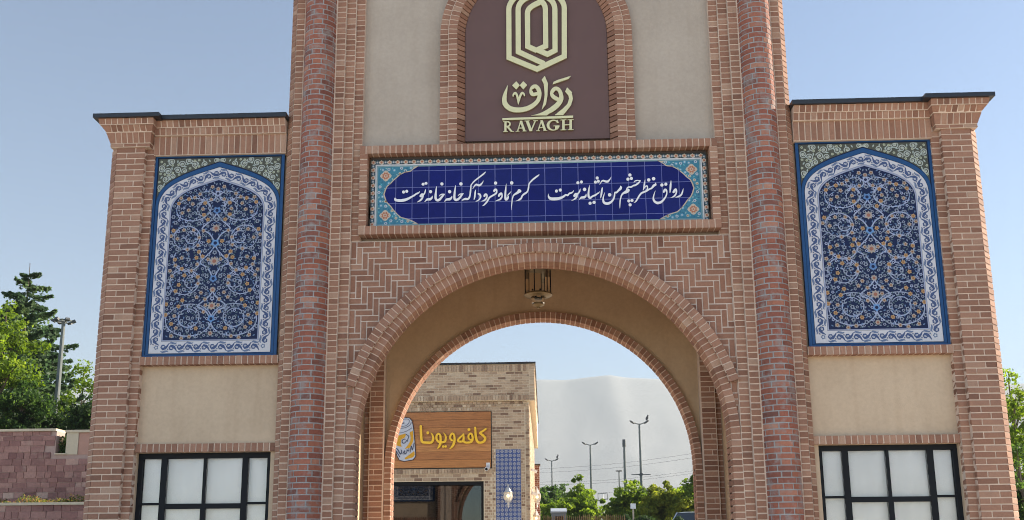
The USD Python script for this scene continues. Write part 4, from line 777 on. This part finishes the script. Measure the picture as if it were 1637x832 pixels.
for px, py, Y, k in ((850.5, 751, 14.6, 'upper'), (850.3, 788, 14.8, 'lower')):
    q = at(px, py, Y); q[0] = -.335; t = thing('small_floodlight', 'small white floodlight on the cafe side wall, the %s one by the corner' % k, 'floodlight', q)
    v, f = box(0.03, .17, -.05, .05, -.02, .05); v = v@trimesh.transformations.rotation_matrix(.5, [0, 1, 0])[:3, :3].T; MB().add((v, f)).build('housing', WHP, t); MB().box(0, .04, -.02, .02, -.03, .03).build('arm', WHP, t)

# ---- red brick pillar behind the cafe
RY = 26.0; x0, x1, zt = X(851, 745, RY), X(862.5, 745, RY), Z(857, 742, RY)
rp = thing('brick_pillar', 'red brick pillar standing just behind the cafe corner', 'pillar')
MB().box(x0-.8, x1-.006, RY+.006, RY+.5, 1.0, zt-.06).build('pillar_core', PALE_MORTAR, rp); MB().box(x0-.82, x1+.03, RY-.03, RY+.54, zt-.06, zt).build('coping', plain('dark_coping', (.07, .05, .045), .7), rp)
REDB = toned('red_pillar_brick', [(0, (.17, .055, .035)), (.5, (.27, .09, .055)), (1, (.36, .15, .09))]); m = MB()
for z0, z1, i in courses(1.0, zt-.065, .075):
    x = x0-.8-(.11 if i % 2 else 0)
    while x < x1:
        a, b = max(x, x0-.8), min(x+.215, x1); 
        if b-a > .04: m.add(brick(a, b-.012, RY, RY+.05, z0, z1), RNG.beta(2, 2))
        x += .222
m.build('brickwork', REDB, rp, kind='stuff')

# ================================================================ ground, hill and mountains
def ground_z(y): return np.clip(.039*(np.asarray(y, float)+10.54), -2, 5.4)
ys = np.array([-400, -62, -10.54, 0, 20, 60, 127.9, 400, 2000, 3060]); zs_ = ground_z(ys)-.0
v = np.array([(x, y, z) for y, z in zip(ys, zs_) for x in (-4200, 4200)]); f = np.array([[2*i, 2*i+1, 2*i+3, 2*i+2] for i in range(len(ys)-1)])
MB().add((v, f)).build('ground', plain('unseen_bounce_ground', (.48, .42, .34), .9, .15, .8), None, kind='structure')  # out of view; pale warm tone set to bounce light onto the facade
def hill_mesh(x0, x1, y0, y1, nx, ny, hfun):
    gx, gy = np.meshgrid(np.linspace(x0, x1, nx), np.linspace(y0, y1, ny)); v = np.stack([gx, gy, hfun(gx, gy)], -1).reshape(-1, 3)
    i, j = np.meshgrid(range(ny-1), range(nx-1), indexing='ij'); return v, np.stack([i*nx+j, i*nx+j+1, (i+1)*nx+j+1, (i+1)*nx+j], -1).reshape(-1, 4)
import meshkit
def mount(gx, gy):
    q = [at(px, py, 3060) for px, py in ((800, 612), (860, 607), (905, 608), (950, 602.5), (975, 600), (1000, 604), (1050, 606), (1110, 612))]
    ridge = np.interp(gx, [-4200, -2600, -1500, -700]+[p[0] for p in q]+[1300, 2600, 4200], [420, 520, 560, 575]+[p[2]-5 for p in q]+[520, 540, 420])
    k = np.clip((gy-1900)/1150, 0, 1); n = meshkit.fbm(np.stack([gx/420, gy/420, gx*0], -1), 5, 3)-.5
    rid = 1-2*np.abs(meshkit.fbm(np.stack([gx/190, gy/520, gx*0+3], -1), 4, 9)-.5)
    return 5+ridge*k**1.25*(1+.0*n)+n*30*k*(1-k)*2+(rid-.5)*22*k*(1-k)*2+n*3*k
MT = hill_mesh(-4200, 4200, 1800, 3060, 420, 60, mount); MTOP = MT[0][:, 2].max()
MB().add(MT).build('mountain', plain('haze_toned_hillside', (.36, .37, .385), .95, .04, .006), None, smooth=True, kind='structure')  # pale blue-grey puts part of the distance haze into the colour

# ================================================================ retaining walls on the left
def stone_wall(name, label, px_top, Y, xa, xb, z0, z1, coping, gap=None):
    w = thing(name, label, 'wall')
    b = MB()
    if gap: b.add(prism(sbox(xa, z0, xb, z1).difference(sbox(gap[0], gap[2], gap[1], z1+1)), Y+.012, Y+.5))
    else: b.box(xa, xb, Y+.012, Y+.5, z0, z1)
    bk = b.build('backing', plain(name.replace('wall', 'joint'), (.36, .25, .22), .9, .1, 8), w); n = 0
    z = z1; row = 0
    while z > z0+.03:
        h = RNG.uniform(.135, .20); zl = max(z-h, z0); x = xa-RNG.uniform(0, .3)
        while x < xb:
            L = RNG.uniform(.18, .46); a, c = max(x, xa), min(x+L, xb); x += L
            if c-a < .05 or (gap and c > gap[0] and a < gap[1] and z > gap[2]+.02): continue
            px = pixels([(a+c)/2, Y, (z+zl)/2])
            if px[0] < -40 or px[0] > 190: continue
            q = brick(a+.006, c-.006, Y-RNG.uniform(0, .018), Y+.05, zl+.006, z-.006, .006); MB().add(q, RNG.beta(2, 2)).build('stone_block', STONE, bk); n += 1
        z = zl; row += 1
    if coping: MB().box(xa-.05, (gap[0] if gap else xb), Y-.06, Y+.54, z1, z1+.075).build('coping', CREAMST, w)
    return w
STONE = toned('purple_red_stone', [(0, (.17, .082, .076)), (.5, (.28, .145, .128)), (.85, (.35, .20, .17)), (1, (.48, .34, .28))], stain=(.36, .25, .21), stain_scale=2.2, stain_amount=(.60, .8), grain=.25, gscale=14)
CREAMST = plain('cream_coping_stone', (.50, .42, .31), .8, .08, 6)
WY = 17.0
gx = [X(p, 700, WY) for p in (90, 107, 126, 146)]
uw = stone_wall('retaining_wall', 'high purple-red stone retaining wall with cream coping left of the gateway', 690, WY, X(-60, 700, WY), X(165, 700, WY), Z(50, 830, WY), Z(50, 690, WY), True, (gx[0], gx[3]+2, Z(100, 726, WY)))
MB().box(gx[0], gx[1]+.03, WY-.05, WY+.5, Z(100, 727, WY), Z(100, 725, WY)).build('sill', CREAMST, uw)
gp = thing('gate_pier', 'short cream and pink stone pier on the retaining wall beside the gap', 'pier')
MB().box(gx[1], gx[2], WY-.02, WY+.4, Z(115, 727, WY), Z(115, 692, WY)).build('cream_slab', CREAMST, gp); MB().box(gx[2]+.004, gx[3]+1, WY-.0, WY+.4, Z(115, 727, WY), Z(115, 692, WY)).build('pink_slab', plain('pink_stone', (.40, .22, .17), .8, .1, 5), gp)
MB().box(gx[1]-.04, gx[3]+1.04, WY-.06, WY+.44, Z(115, 692, WY)+.002, Z(115, 688, WY)).build('coping', CREAMST, gp)
LY = 15.2
stone_wall('planter_wall', 'low reddish stone planter wall below the flower strip', 806, LY, X(-60, 815, LY), X(160, 815, LY), Z(50, 860, LY), Z(50, 808, LY), True)
MB().add(hill_mesh(-60, X(165, 700, WY), WY+.45, 90, 20, 20, lambda a, b: Z(50, 690, WY)-.25+.03*(b-WY)+0*a)).build('hillside', plain('soil_and_grass', (.07, .085, .03), .95, .3, .6), None, kind='structure')
MB().box(X(-60, 815, LY), X(160, 815, LY), LY+.3, WY, Z(50, 815, LY)-.5, Z(50, 808, LY)-.02).build('planter_soil', plain('soil', (.06, .045, .03), .95), None, kind='structure')

# ================================================================ foliage
def leaf_quads(P, size, tone, flat=0.0, R=RNG):
    n = len(P); d = R.normal(size=(n, 3)); d[:, 2] *= (1-flat); d /= np.linalg.norm(d, axis=1, keepdims=True)+1e-9
    e = np.cross(d, R.normal(size=(n, 3))); e /= np.linalg.norm(e, axis=1, keepdims=True)+1e-9
    s = size*R.uniform(.6, 1.3, (n, 1)); A, B = d*s*.5, e*s*.3
    v = np.stack([P-A, P+B, P+A, P-B], 1).reshape(-1, 3); i = np.arange(n)*4
    return v, np.vstack([np.stack([i, i+1, i+2], 1), np.stack([i, i+2, i+3], 1)]), np.repeat(np.clip(tone, 0, 1), 4)
LEAFY = {'bright': leafy('bright_leaf', [(0, (.05, .09, .012)), (.5, (.10, .17, .022)), (1, (.17, .24, .04))]), 'mid': leafy('green_leaf', [(0, (.018, .042, .012)), (.5, (.040, .085, .020)), (1, (.075, .13, .03))]),
         'dark': leafy('dark_leaf', [(0, (.010, .024, .010)), (.5, (.022, .048, .016)), (1, (.045, .08, .022))]), 'yellow': leafy('yellow_green_leaf', [(0, (.07, .10, .015)), (.5, (.14, .18, .025)), (1, (.23, .25, .04))]), 'cedar': leafy('cedar_needle', [(0, (.022, .048, .026)), (.5, (.045, .085, .042)), (1, (.085, .13, .055))])}
BARK = plain('bark', (.10, .075, .055), .9, .3, 4, .5, 20)
def tree(name, label, base, height, spread, look, leaf=.14, count=7000, group=None, lean=0.0, low=.22, seed=0, shape=1.0, cat='tree'):
    R = np.random.default_rng(100+seed); t = thing(name, label, cat, base, group=group)
    th = height*.62; tr_ = MB(); n = 8; zz = np.linspace(-.3, th, n); wob = np.cumsum(R.normal(0, .02*height/n, (n, 2)), 0)
    axis = np.column_stack([wob, zz]); tr_.add(tube(axis, np.linspace(.022*height, .008*height, n), 8))
    tips = []
    for k in range(16):
        h = R.uniform(low, .95)*th; p = np.array([np.interp(h, zz, axis[:, i]) for i in range(3)]); a = R.uniform(0, 6.28); r = spread*R.uniform(.45, .95)*(1-.35*abs(h/th-.55)); q = p+[r*math.cos(a), r*math.sin(a), height*R.uniform(.08, .30)]
        mid = (p+q)/2+[0, 0, height*.03]; tr_.add(tube([p, mid, q], [.008*height, .005*height, .002*height], 6)); tips += [q, (mid+q)/2, mid]
    top = np.array([wob[-1, 0], wob[-1, 1], height*.9]); tr_.add(tube([axis[-1], top], [.008*height, .002*height], 6)); tips += [top, (axis[-1]+top)/2]
    tr_.build('trunk', BARK, t)
    C = []
    for q in tips: C += [q]+[q+R.normal(0, .16*spread, 3)*[1, 1, .8] for _ in range(2)]
    C = np.array(C); C = C[(C[:, 2] > low*height*.7)]
    k = R.integers(0, len(C), count); rad = R.uniform(.10, .26, len(C))*spread*shape
    d = R.normal(size=(count, 3)); d /= np.linalg.norm(d, axis=1, keepdims=True); P = C[k]+d*(rad[k]*R.uniform(.35, 1.0, count)**.6)[:, None]*[1, 1, .75]
    P[:, 2] = np.minimum(P[:, 2], height*(1+.01*R.normal(size=count)))
    tone = .45+.22*R.normal(size=len(C))[k]+.15*R.normal(size=count)
    v, f, tn = leaf_quads(P, leaf, tone, R=R); MB().add((v, f), tn).build('crown', LEAFY[look], t); return t
def conifer(name, label, base, height, spread, seed, count=9000, group=None):
    R = np.random.default_rng(300+seed); t = thing(name, label, 'tree', base, group=group); m = MB().add(tube([(0, 0, -.3), (.05, 0, height*.5), (0, 0, height)], [.016*height, .008*height, .0012*height], 8)); P, T = [], []
    lv = int(height*2.2)
    for i in range(lv):
        h = .06+.93*(i+R.uniform(-.3, .3))/lv; L = spread*(1-h)**.8*R.uniform(.8, 1.1)+.18; nb = 6 if h < .8 else 4
        for b in range(nb):
            a = 2.4*(i*6+b)+R.uniform(-.5, .5); L2 = L*R.uniform(.5, 1.25); p = np.array([0, 0, h*height+R.uniform(-.2, .2)]); u = np.array([math.cos(a), math.sin(a), 0]); tt = np.linspace(0, 1, 7)[:, None]
            pts = p+u*L2*tt+np.array([0, 0, 1])*L2*(.12*tt-.36*tt**2+.27*tt**3.5); m.add(tube(pts, np.linspace(.012, .003, 7)*height*.12*(1.1-h), 5))
            n = int(count/(lv*5)*(.35+L2/spread)); s = R.uniform(.04, 1, n)**.8; w = R.normal(0, .5, n)*.26*(L2+.2)*(1.08-s)*np.minimum(1, s*3+.25); side = np.array([-u[1], u[0], 0]); c = np.stack([np.interp(s, tt[:, 0], pts[:, j]) for j in range(3)], 1)
            P.append(c+side*w[:, None]+u*(np.abs(w)*.5)[:, None]+np.array([0, 0, 1])*(-.25*np.abs(w)-R.exponential(.16, n)*(1.15-s)*(L2*.5+.3))[:, None]); T.append(np.full(n, R.uniform(.25, .8))+.15*R.normal(size=n))
    m.build('trunk', BARK, t); v, f, tn = leaf_quads(np.vstack(P), .20, np.concatenate(T), flat=.55, R=R); MB().add((v, f), tn).build('crown', LEAFY['cedar'], t); return t
def base_at(px, py, Y, dz=0.0): p = at(px, py, Y); p[2] += dz; return p
hz = lambda Y: Z(50, 690, WY)-.25+.03*(Y-WY)
# left, behind the retaining wall
def stand(px, Y): return (X(px, 690, Y), Y, hz(Y)-.1)
conifer('cedar_tree', 'tall dark cedar with drooping tiers, behind the retaining wall', stand(22, 27), Z(22, 418, 27)-hz(27), 3.6, 1, 26000)
conifer('cedar_tree', 'smaller cedar with long side boughs between the tall cedar and the lamp mast', stand(62, 31), Z(62, 505, 31)-hz(31), 3.2, 2, 18000)
tree('broadleaf_tree', 'bright yellow-green tree at the left edge, in front of the cedars', stand(-8, 21.5), Z(0, 470, 21.5)-hz(21.5), 1.5, 'bright', .13, 7000, seed=1)
tree('broadleaf_tree', 'low dark leafy tree over the wall, left of the lamp mast', stand(30, 20), Z(30, 598, 20)-hz(20), 1.1, 'mid', .12, 6000, seed=2, low=.05)
tree('broadleaf_tree', 'rounded bright green tree between the lamp mast and the gateway', stand(128, 24), Z(128, 572, 24)-hz(24), 1.6, 'bright', .13, 9000, seed=3, low=.05)
tree('broadleaf_tree', 'dark shaded shrubby tree low behind the wall beside the stone pier', stand(140, 19.5), Z(140, 625, 19.5)-hz(19.5), 1.1, 'dark', .12, 6000, seed=4, low=.02)
tree('broadleaf_tree', 'dark undergrowth tree low behind the wall at the left', stand(75, 20.5), Z(75, 640, 20.5)-hz(20.5), 1.2, 'dark', .12, 6000, seed=5, low=.02)
R = np.random.default_rng(8); xa, xb = X(-40, 800, LY), X(160, 800, LY); P = np.column_stack([R.uniform(xa, xb, 5200), R.uniform(LY+.25, LY+1.2, 5200), np.zeros(5200)]); P[:, 2] = Z(50, 808, LY)+.02+R.uniform(0, 1, 5200)**1.3*(.16+.10*np.sin(P[:, 0]*5)+.06*np.sin(P[:, 0]*13))
v, f, tn = leaf_quads(P, .055, R.uniform(0, 1, 5200), R=R); MB().add((v, f), tn).build('flower_strip', leafy('flower_strip_leaf', [(0, (.03, .06, .012)), (.55, (.09, .13, .03)), (.62, (.30, .14, .10)), (.8, (.32, .22, .06)), (1, (.12, .16, .03))]), None, kind='stuff', label='strip of low mixed flowers and leaves on the planter wall', cat='flowers')
R = np.random.default_rng(9); P = np.column_stack([R.uniform(gx[0]+.03, gx[1]+.05, 900), R.uniform(WY+.1, WY+.6, 900), Z(100, 725, WY)+R.uniform(0, 1, 900)**1.2*.55]); v, f, tn = leaf_quads(P, .075, R.uniform(.2, 1, 900), R=R)
sb = thing('shrub', 'small green shrub filling the gap in the retaining wall', 'shrub'); MB().add((v, f), tn).build('foliage', LEAFY['mid'], sb); MB().add(tube([(np.mean(gx[:2]), WY+.35, Z(100, 727, WY)), (np.mean(gx[:2])+.03, WY+.35, Z(100, 705, WY))], .012)).build('stem', BARK, sb)
# right edge
tree('broadleaf_tree', 'bright green poplar-like tree at the right edge, beyond the sunlit pier', (X(1618, 690, 22), 22, 1.6), Z(1618, 573, 22)-1.6, 1.45, 'bright', .13, 8000, seed=6, low=.1)
tree('broadleaf_tree', 'lower grey-green tree at the bottom of the right edge', (X(1632, 760, 18), 18, 1.4), Z(1632, 700, 18)-1.4, 1.1, 'mid', .11, 7000, seed=7, low=.02)
# through the arch
far = [(735-0+150, 800, 62, 'mid', 1.9, 8, 772, 'dim blue-green tree left of the first street lamp, by the cafe', .02), (926, 800, 60, 'bright', 1.7, 9, 757, 'upright dark green tree between the first two street lamps', .1), (905, 810, 52, 'bright', 2.0, 10, 797, 'low bright green bush-like tree behind the stake fence', .02), (930, 810, 48, 'bright', 1.6, 11, 788, 'light green tree just left of the second street lamp', .02),
       (990, 805, 58, 'bright', 1.5, 12, 785, 'small tree between the lamps, left of the round dark tree', .02), (1012, 810, 50, 'bright', 1.9, 13, 770, 'round deep green tree below the tall street lamp', .05), (1040, 810, 47, 'yellow', 1.6, 14, 775, 'yellow-green tree right of the round dark tree', .02), (1068, 812, 46, 'yellow', 1.7, 15, 770, 'tallest yellow-green tree, beside the arch jamb', .02), (1090, 812, 50, 'bright', 1.7, 16, 775, 'pale green tree behind the parked car', .02), (1108, 812, 46, 'bright', 1.7, 17, 755, 'green tree half hidden by the right arch jamb', .02),
       (868, 800, 70, 'mid', 2.2, 18, 775, 'dark distant tree right beside the brick pillar', .02), (900, 800, 75, 'mid', 2.4, 19, 776, 'dim distant tree behind the first street lamp', .02)]
for px, py, Y, look, sp_, sd, top, lab, low in far:
    gz = float(ground_z(Y)); tree('broadleaf_tree', lab, (X(px, top, Y), Y, gz), Z(px, top, Y)-gz, sp_, look, .22, 9500, seed=sd, low=low)
for px, Y, hpx, wd, lab in ((1000, 40, 822, .5, 'clipped dark hedge ball left of the pale sign post'), (1030, 38, 824, 1.1, 'low clipped dark hedge behind the stake fence'), (1085, 36, 826, .5, 'small clipped dark hedge ball near the right arch jamb')):
    x, gz, h = X(px, hpx, Y), float(ground_z(Y)), Z(px, hpx, Y)-float(ground_z(Y)); R = np.random.default_rng(px); d = R.normal(size=(3000, 3)); d /= np.linalg.norm(d, axis=1, keepdims=True); d[:, 2] = np.abs(d[:, 2])
    P = np.array([x, Y, gz])+d*[wd, .5, h]*R.uniform(.85, 1.02, (3000, 1)); v, f, tn = leaf_quads(P, .09, R.uniform(0, .8, 3000), R=R); t = thing('hedge', lab, 'hedge'); MB().add((v, f), tn).build('foliage', LEAFY['dark'], t)
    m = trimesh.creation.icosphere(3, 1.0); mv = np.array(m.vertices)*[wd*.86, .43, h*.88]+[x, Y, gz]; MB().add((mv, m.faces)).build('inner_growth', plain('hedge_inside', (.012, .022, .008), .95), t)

# ================================================================ street furniture beyond the arch
STEEL = plain('grey_green_painted_steel', (.10, .115, .115), .55); STEELD = plain('dark_grey_steel', (.055, .06, .065), .5)
def street_lamp(px, ptop, Y, wpx, label, group='double street lamps beyond the arch'):
    x, gz, zt = X(px, ptop, Y), float(ground_z(Y)), Z(px, ptop, Y); hw = wpx/2*(Y+10.5)/FPX
    t = thing('street_lamp', label, 'street lamp', (x, Y, gz), group=group); h = zt-gz
    MB().add(tube([(0, 0, 0), (0, 0, h*.5), (0, 0, h)], [.11, .085, .06], 10)).build('pole', STEEL, t)
    for s in (-1, 1):
        a = MB().add(tube([(0, 0, h-.03), (s*hw*.35, 0, h+.02), (s*hw*.7, 0, h+.10)], .035, 6)).build('arm', STEEL, t)
        v = trimesh.creation.icosphere(2, 1.0); V = np.array(v.vertices)*[hw*.30, .13, .075]; V[:, 2] += .10*V[:, 0]*s/(hw*.3); MB().add((V+[s*hw*.82, 0, h+.12], v.faces)).build('lamp_head', STEELD, a)
    return np.array([x, Y, zt]), hw
a1 = street_lamp(882, 737, 78, 20, 'double-armed street lamp nearest the cafe, the shortest in view'); a2 = street_lamp(943.5, 711.5, 62, 24, 'double-armed street lamp in the middle, above the light green tree'); a3 = street_lamp(1022, 678, 50, 28, 'tallest double-armed street lamp, right of the plain pole')
(q3, h3) = a3; MB().add(tube([(-.62, 0, 0), (.62, 0, 0)], .03, 6)).add(tube([(0, -.1, 0), (0, .1, 0)], .12, 8)).build('cross_arm', STEELD, stage.GetPrimAtPath('/World/street_lamp_002')).GetAttribute('points')
UsdGeom.Xformable(stage.GetPrimAtPath('/World/street_lamp_002/cross_arm')).AddTranslateOp().Set(Gf.Vec3d(0, 0, Z(1024, 759, 50)-float(ground_z(50))))
BIRD = plain('dark_feathers', (.05, .05, .055), .7)
for (p, hw), sc, lab in ((a1, 1.0, 'small dark bird perched on the lamp nearest the cafe'), (a3, .9, 'small dark bird perched on the tallest street lamp')):
    b = thing('bird', lab, 'bird', p+[hw*.9, 0, .20]); sp = trimesh.creation.icosphere(2, 1.0)
    body = np.array(sp.vertices)*[.085, .06, .15*1.0]; body[:, 0] += .25*body[:, 2]; parts = [trimesh.Trimesh(body+[0, 0, .17], sp.faces), trimesh.Trimesh(np.array(sp.vertices)*.055+[.06, 0, .34], sp.faces), trimesh.Trimesh(*convex_prism(np.array([(-.03, -.03, .08), (-.03, .03, .08), (-.17, .02, -.10), (-.17, -.02, -.10)]), np.array([(-.045, -.03, .06), (-.045, .03, .06), (-.18, .02, -.10), (-.18, -.02, -.10)]))), trimesh.Trimesh(*lathe([(.012, 0), (.0, .05)], 0, 0, 6))]
    parts[3].apply_transform(trimesh.transformations.rotation_matrix(math.pi/2, [0, 1, 0])); parts[3].apply_translation([.11, 0, .335])
    m = MB(); [m.add(q) for q in parts[:3]]; m.build('body', BIRD, b); MB().add(parts[3]).build('beak', STEELD, b)
    for s in (-1, 1): MB().add(tube([(0, s*.025, .05), (.01, s*.025, -.01)], .008, 5)).build('leg', STEELD, b)
Y = 55; x, gz, zt = X(997.5, 703, Y), float(ground_z(Y)), Z(997.5, 703, Y)
t = thing('mast', 'plain tapering steel mast left of the tallest street lamp', 'mast', (x, Y, gz)); MB().add(tube([(0, 0, 0), (0, 0, zt-gz-.5)], [.14, .08], 10)).build('pole', STEEL, t); MB().add(tube([(0, 0, zt-gz-.5), (0, 0, zt-gz)], [.14, .12], 10)).build('top_fitting', STEELD, t)
def flood_mast(px, ptop, Y, gz, wpx, label, r=.12, n=8):
    x, zt = X(px, ptop, Y), Z(px, ptop, Y); w = wpx/2*(Y+10.5)/FPX; h = zt-gz; t = thing('floodlight_mast', label, 'floodlight mast', (x, Y, gz))
    MB().add(tube([(0, 0, 0), (0, 0, h)], [r, r*.55], 10)).build('pole', STEEL, t); MB().add(tube([(w*.62*math.cos(a), w*.62*math.sin(a), h-.02) for a in np.linspace(0, 2*math.pi, 25)], .03, 5)).add(tube([(-w*.6, 0, h-.02), (w*.6, 0, h-.02)], .03, 5)).add(tube([(0, -w*.6, h-.02), (0, w*.6, h-.02)], .03, 5)).build('ring', STEEL, t)
    for k in range(n):
        a = 2*math.pi*k/n+.3; v, f = box(-.16*w, .16*w, -.05, .10, -.12*w, .08*w); c, s = math.cos(a+math.pi/2), math.sin(a+math.pi/2); v = v@np.array([[1, 0, 0], [0, .9, .43], [0, -.43, .9]]).T; v = v@np.array([[c, -s, 0], [s, c, 0], [0, 0, 1]]).T
        MB().add((v+[w*.78*math.cos(a), w*.78*math.sin(a), h], f)).build('floodlight', STEELD, t)
flood_mast(989.5, 753, 95, float(ground_z(95)), 12, 'distant floodlight mast with a ring of lamps, left of the plain mast')
flood_mast(102, 513, 26, hz(26), 42, 'grey floodlight mast rising behind the retaining wall on the left', .13, 6)
# ---- overhead wires
WIRE = plain('dark_wire', (.10, .10, .11), .6)
for k, (ya, yb, sag, Y) in enumerate(((750, 724, 4, 120), (756, 731, 4, 124), (771, 752, 5, 118), (775, 756, 5, 121), (790, 776, 4, 130))):
    P = []
    for u in np.linspace(-.25, 1.25, 40): P.append(at(865+250*u, ya+(yb-ya)*u+sag*math.sin(math.pi*min(max(u, 0), 1)), Y))
    t = MB().add(tube(P, .015, 4)).build('overhead_wire', WIRE, None); tag(t, ['overhead wire sagging across the sky, the highest of five', 'overhead wire just under the highest one', 'middle overhead wire of five', 'overhead wire just below the middle one', 'lowest overhead wire, just above the tree tops'][k], 'wire')
# ---- stake fence
FY = 30.0; fe = thing('stake_fence', 'brown wooden stake fence along the bottom of the arch view', 'fence'); WD = toned('weathered_stake_wood', [(0, (.10, .06, .03)), (.5, (.17, .11, .06)), (1, (.24, .17, .10))], gscale=8); m = MB()
xa, xb = X(868, 826, FY), X(1000, 826, FY); n = 42; gz = float(ground_z(FY))
for k in range(n):
    x = xa+(xb-xa)*(k+.5)/n; zt = Z(930, 823.5, FY)+RNG.uniform(-.05, .05); m.add(tube([(x, FY, gz-.2), (x, FY, zt-.09), (x, FY, zt)], [.021, .020, .003], 6), RNG.uniform())
m.build('stakes', WD, fe, kind='stuff')
for z in (.25, .72): MB().box(xa, xb, FY+.035, FY+.075, gz+z, gz+z+.08).build('rail', WD, fe)
# ---- kiosk
Y = 44; x, zt = X(893, 813, Y), Z(893, 812.5, Y); gz = float(ground_z(Y)); hw = 12.5*(Y+10.5)/FPX
t = thing('kiosk', 'small grey kiosk with a pale metal roof behind the stake fence', 'kiosk', (x, Y, gz)); h = zt-gz
MB().box(-hw*.92, hw*.92, -.8, .8, 0, h-.28).build('wall', plain('kiosk_grey', (.10, .11, .13), .6), t); MB().add(convex_prism(np.array([(-hw, -.95, h-.28), (-hw, .95, h-.28), (-hw, .95, h-.06), (-hw, .3, h), (-hw, -.95, h-.20)]), np.array([(hw, -.95, h-.28), (hw, .95, h-.28), (hw, .95, h-.06), (hw, .3, h), (hw, -.95, h-.20)]))).build('roof', plain('kiosk_roof_metal', (.42, .44, .48), .4, metal=.2), t)
MB().box(-hw*.5, hw*.5, -.815, -.80, h-1.3, h-.5).build('window', SHOPG, t)
# ---- sign post and gantry frame
Y = 45; x = X(1012, 808, Y); gz = float(ground_z(Y)); h = Z(1012, 805, Y)-gz
t = thing('sign_post', 'thin pale post with a small blank plate by the clipped hedges', 'sign post', (x, Y, gz)); MB().add(tube([(0, 0, 0), (0, 0, h)], .05, 8)).build('post', CREAMST, t); MB().box(-.16, .16, -.08, -.055, h-.32, h-.02).build('plate', WHP, t)
Y = 85; x = X(964, 800, Y); gz = float(ground_z(Y)); h = Z(964, 790, Y)-gz
t = thing('white_mast', 'thin white mast with a small frame on top, between the trees', 'mast', (x, Y, gz)); MB().add(tube([(0, 0, 0), (0, 0, h)], [.12, .08], 8)).build('pole', WHP, t); MB().add(tube([(-.5, 0, h-.7), (.5, 0, h-.5)], .05, 6)).add(tube([(-.5, 0, h-.7), (-.5, 0, h), (.45, 0, h+.1), (.5, 0, h-.5)], .05, 6)).build('frame', STEEL, t)
# ---- parked cars
def car(label, px, py, Y, rot, paint, L=4.4, W_=1.75, Ht=1.5):
    p = at(px, py, Y); gz = float(ground_z(Y)); t = thing('parked_car', label, 'car', (p[0], Y, gz), rot, 'cars in the car park beyond the arch')
    side = [(-L/2, .35), (-L/2+.05, .75), (-L/2+.25, .92), (-L*.28, 1.0), (L*.26, .98), (L/2-.15, .85), (L/2, .65), (L/2, .35)]
    cab = [(-L*.40, .96), (-L*.30, Ht-.06), (-L*.18, Ht), (L*.06, Ht), (L*.13, Ht-.05), (L*.28, .97)]
    def ext(P, w0, w1, zs):
        A = [(x, -(w0+(w1-w0)*np.clip((z-zs[0])/(zs[1]-zs[0]), 0, 1)), z) for x, z in P]; return convex_prism(np.array(A), np.array([(x, -y, z) for x, y, z in A]))
    MB().add(prism_y(side, W_/2)).build('body', paint, t); MB().add(ext(cab, W_/2*.94, W_/2*.76, (.96, Ht))).build('cabin', CARGLASS, t)
    roof = [(-L*.30, Ht-.06), (-L*.18, Ht+.012), (L*.06, Ht+.012), (L*.13, Ht-.05)]; MB().add(ext(roof, W_/2*.78, W_/2*.77, (1, 2))).build('roof', paint, t)
    for sd in (-1, 1):
        for a, b in ((-L*.39, -L*.30), (-L*.06, -L*.06), (L*.27, L*.13)): MB().add(tube([(a, sd*W_/2*.94, .96), (b, sd*W_/2*.78, Ht-.04)], .035, 5)).build('pillar', paint, t)
        for xw in (-L*.30, L*.31):
            w = MB().add(tube([(xw, sd*(W_/2-.2), .32), (xw, sd*(W_/2+.01), .32)], .32, 20)).build('wheel', plain_tyre, t); MB().add(tube([(xw, sd*(W_/2), .32), (xw, sd*(W_/2+.02), .32)], .19, 14)).build('rim', LMETAL, w)
        MB().box(L/2-.08, L/2+.015, sd*W_*.27, sd*W_*.44, .66, .80).build('headlight', WHP, t); MB().box(-L/2-.015, -L/2+.08, sd*W_*.30, sd*W_*.46, .72, .88).build('tail_light', TAIL, t)
        MB().box(L*.22, L*.26, sd*(W_/2), sd*(W_/2+.16), .98, 1.12).build('mirror', paint, t)
def prism_y(P, hw): return convex_prism(np.array([(x, -hw, z) for x, z in P]), np.array([(x, hw, z) for x, z in P]))
plain_tyre = plain('tyre_rubber', (.015, .015, .015), .85); TAIL = plain('red_tail_light', (.35, .02, .02), .3); CARGLASS = plain('dark_car_glass', (.02, .025, .03), .05, spec=.8)
SILVER = plain('silver_car_paint', (.45, .47, .50), .3, metal=.6, coat=.5); GREYP = plain('pale_car_paint', (.60, .60, .60), .3, coat=.6)
car('silver car with dark windows close to the right arch jamb', 1120, 826, 41, .9, SILVER, Ht=1.55); car('pale car half hidden behind the clipped hedges', 1048, 827, 52, 1.3, GREYP)

# ================================================================ haze
HZ = usdkit.material(stage, LOOKS+'haze_air', {'v': ('principled_volume', {'color': (.47, .515, .54), 'density': HAZE, 'anisotropy': 0.0})}, [], volume='v.volume')
MB().box(-4300, 4300, -500, 3150, -4, float(MTOP)+6).build('haze', HZ, None, kind='stuff')
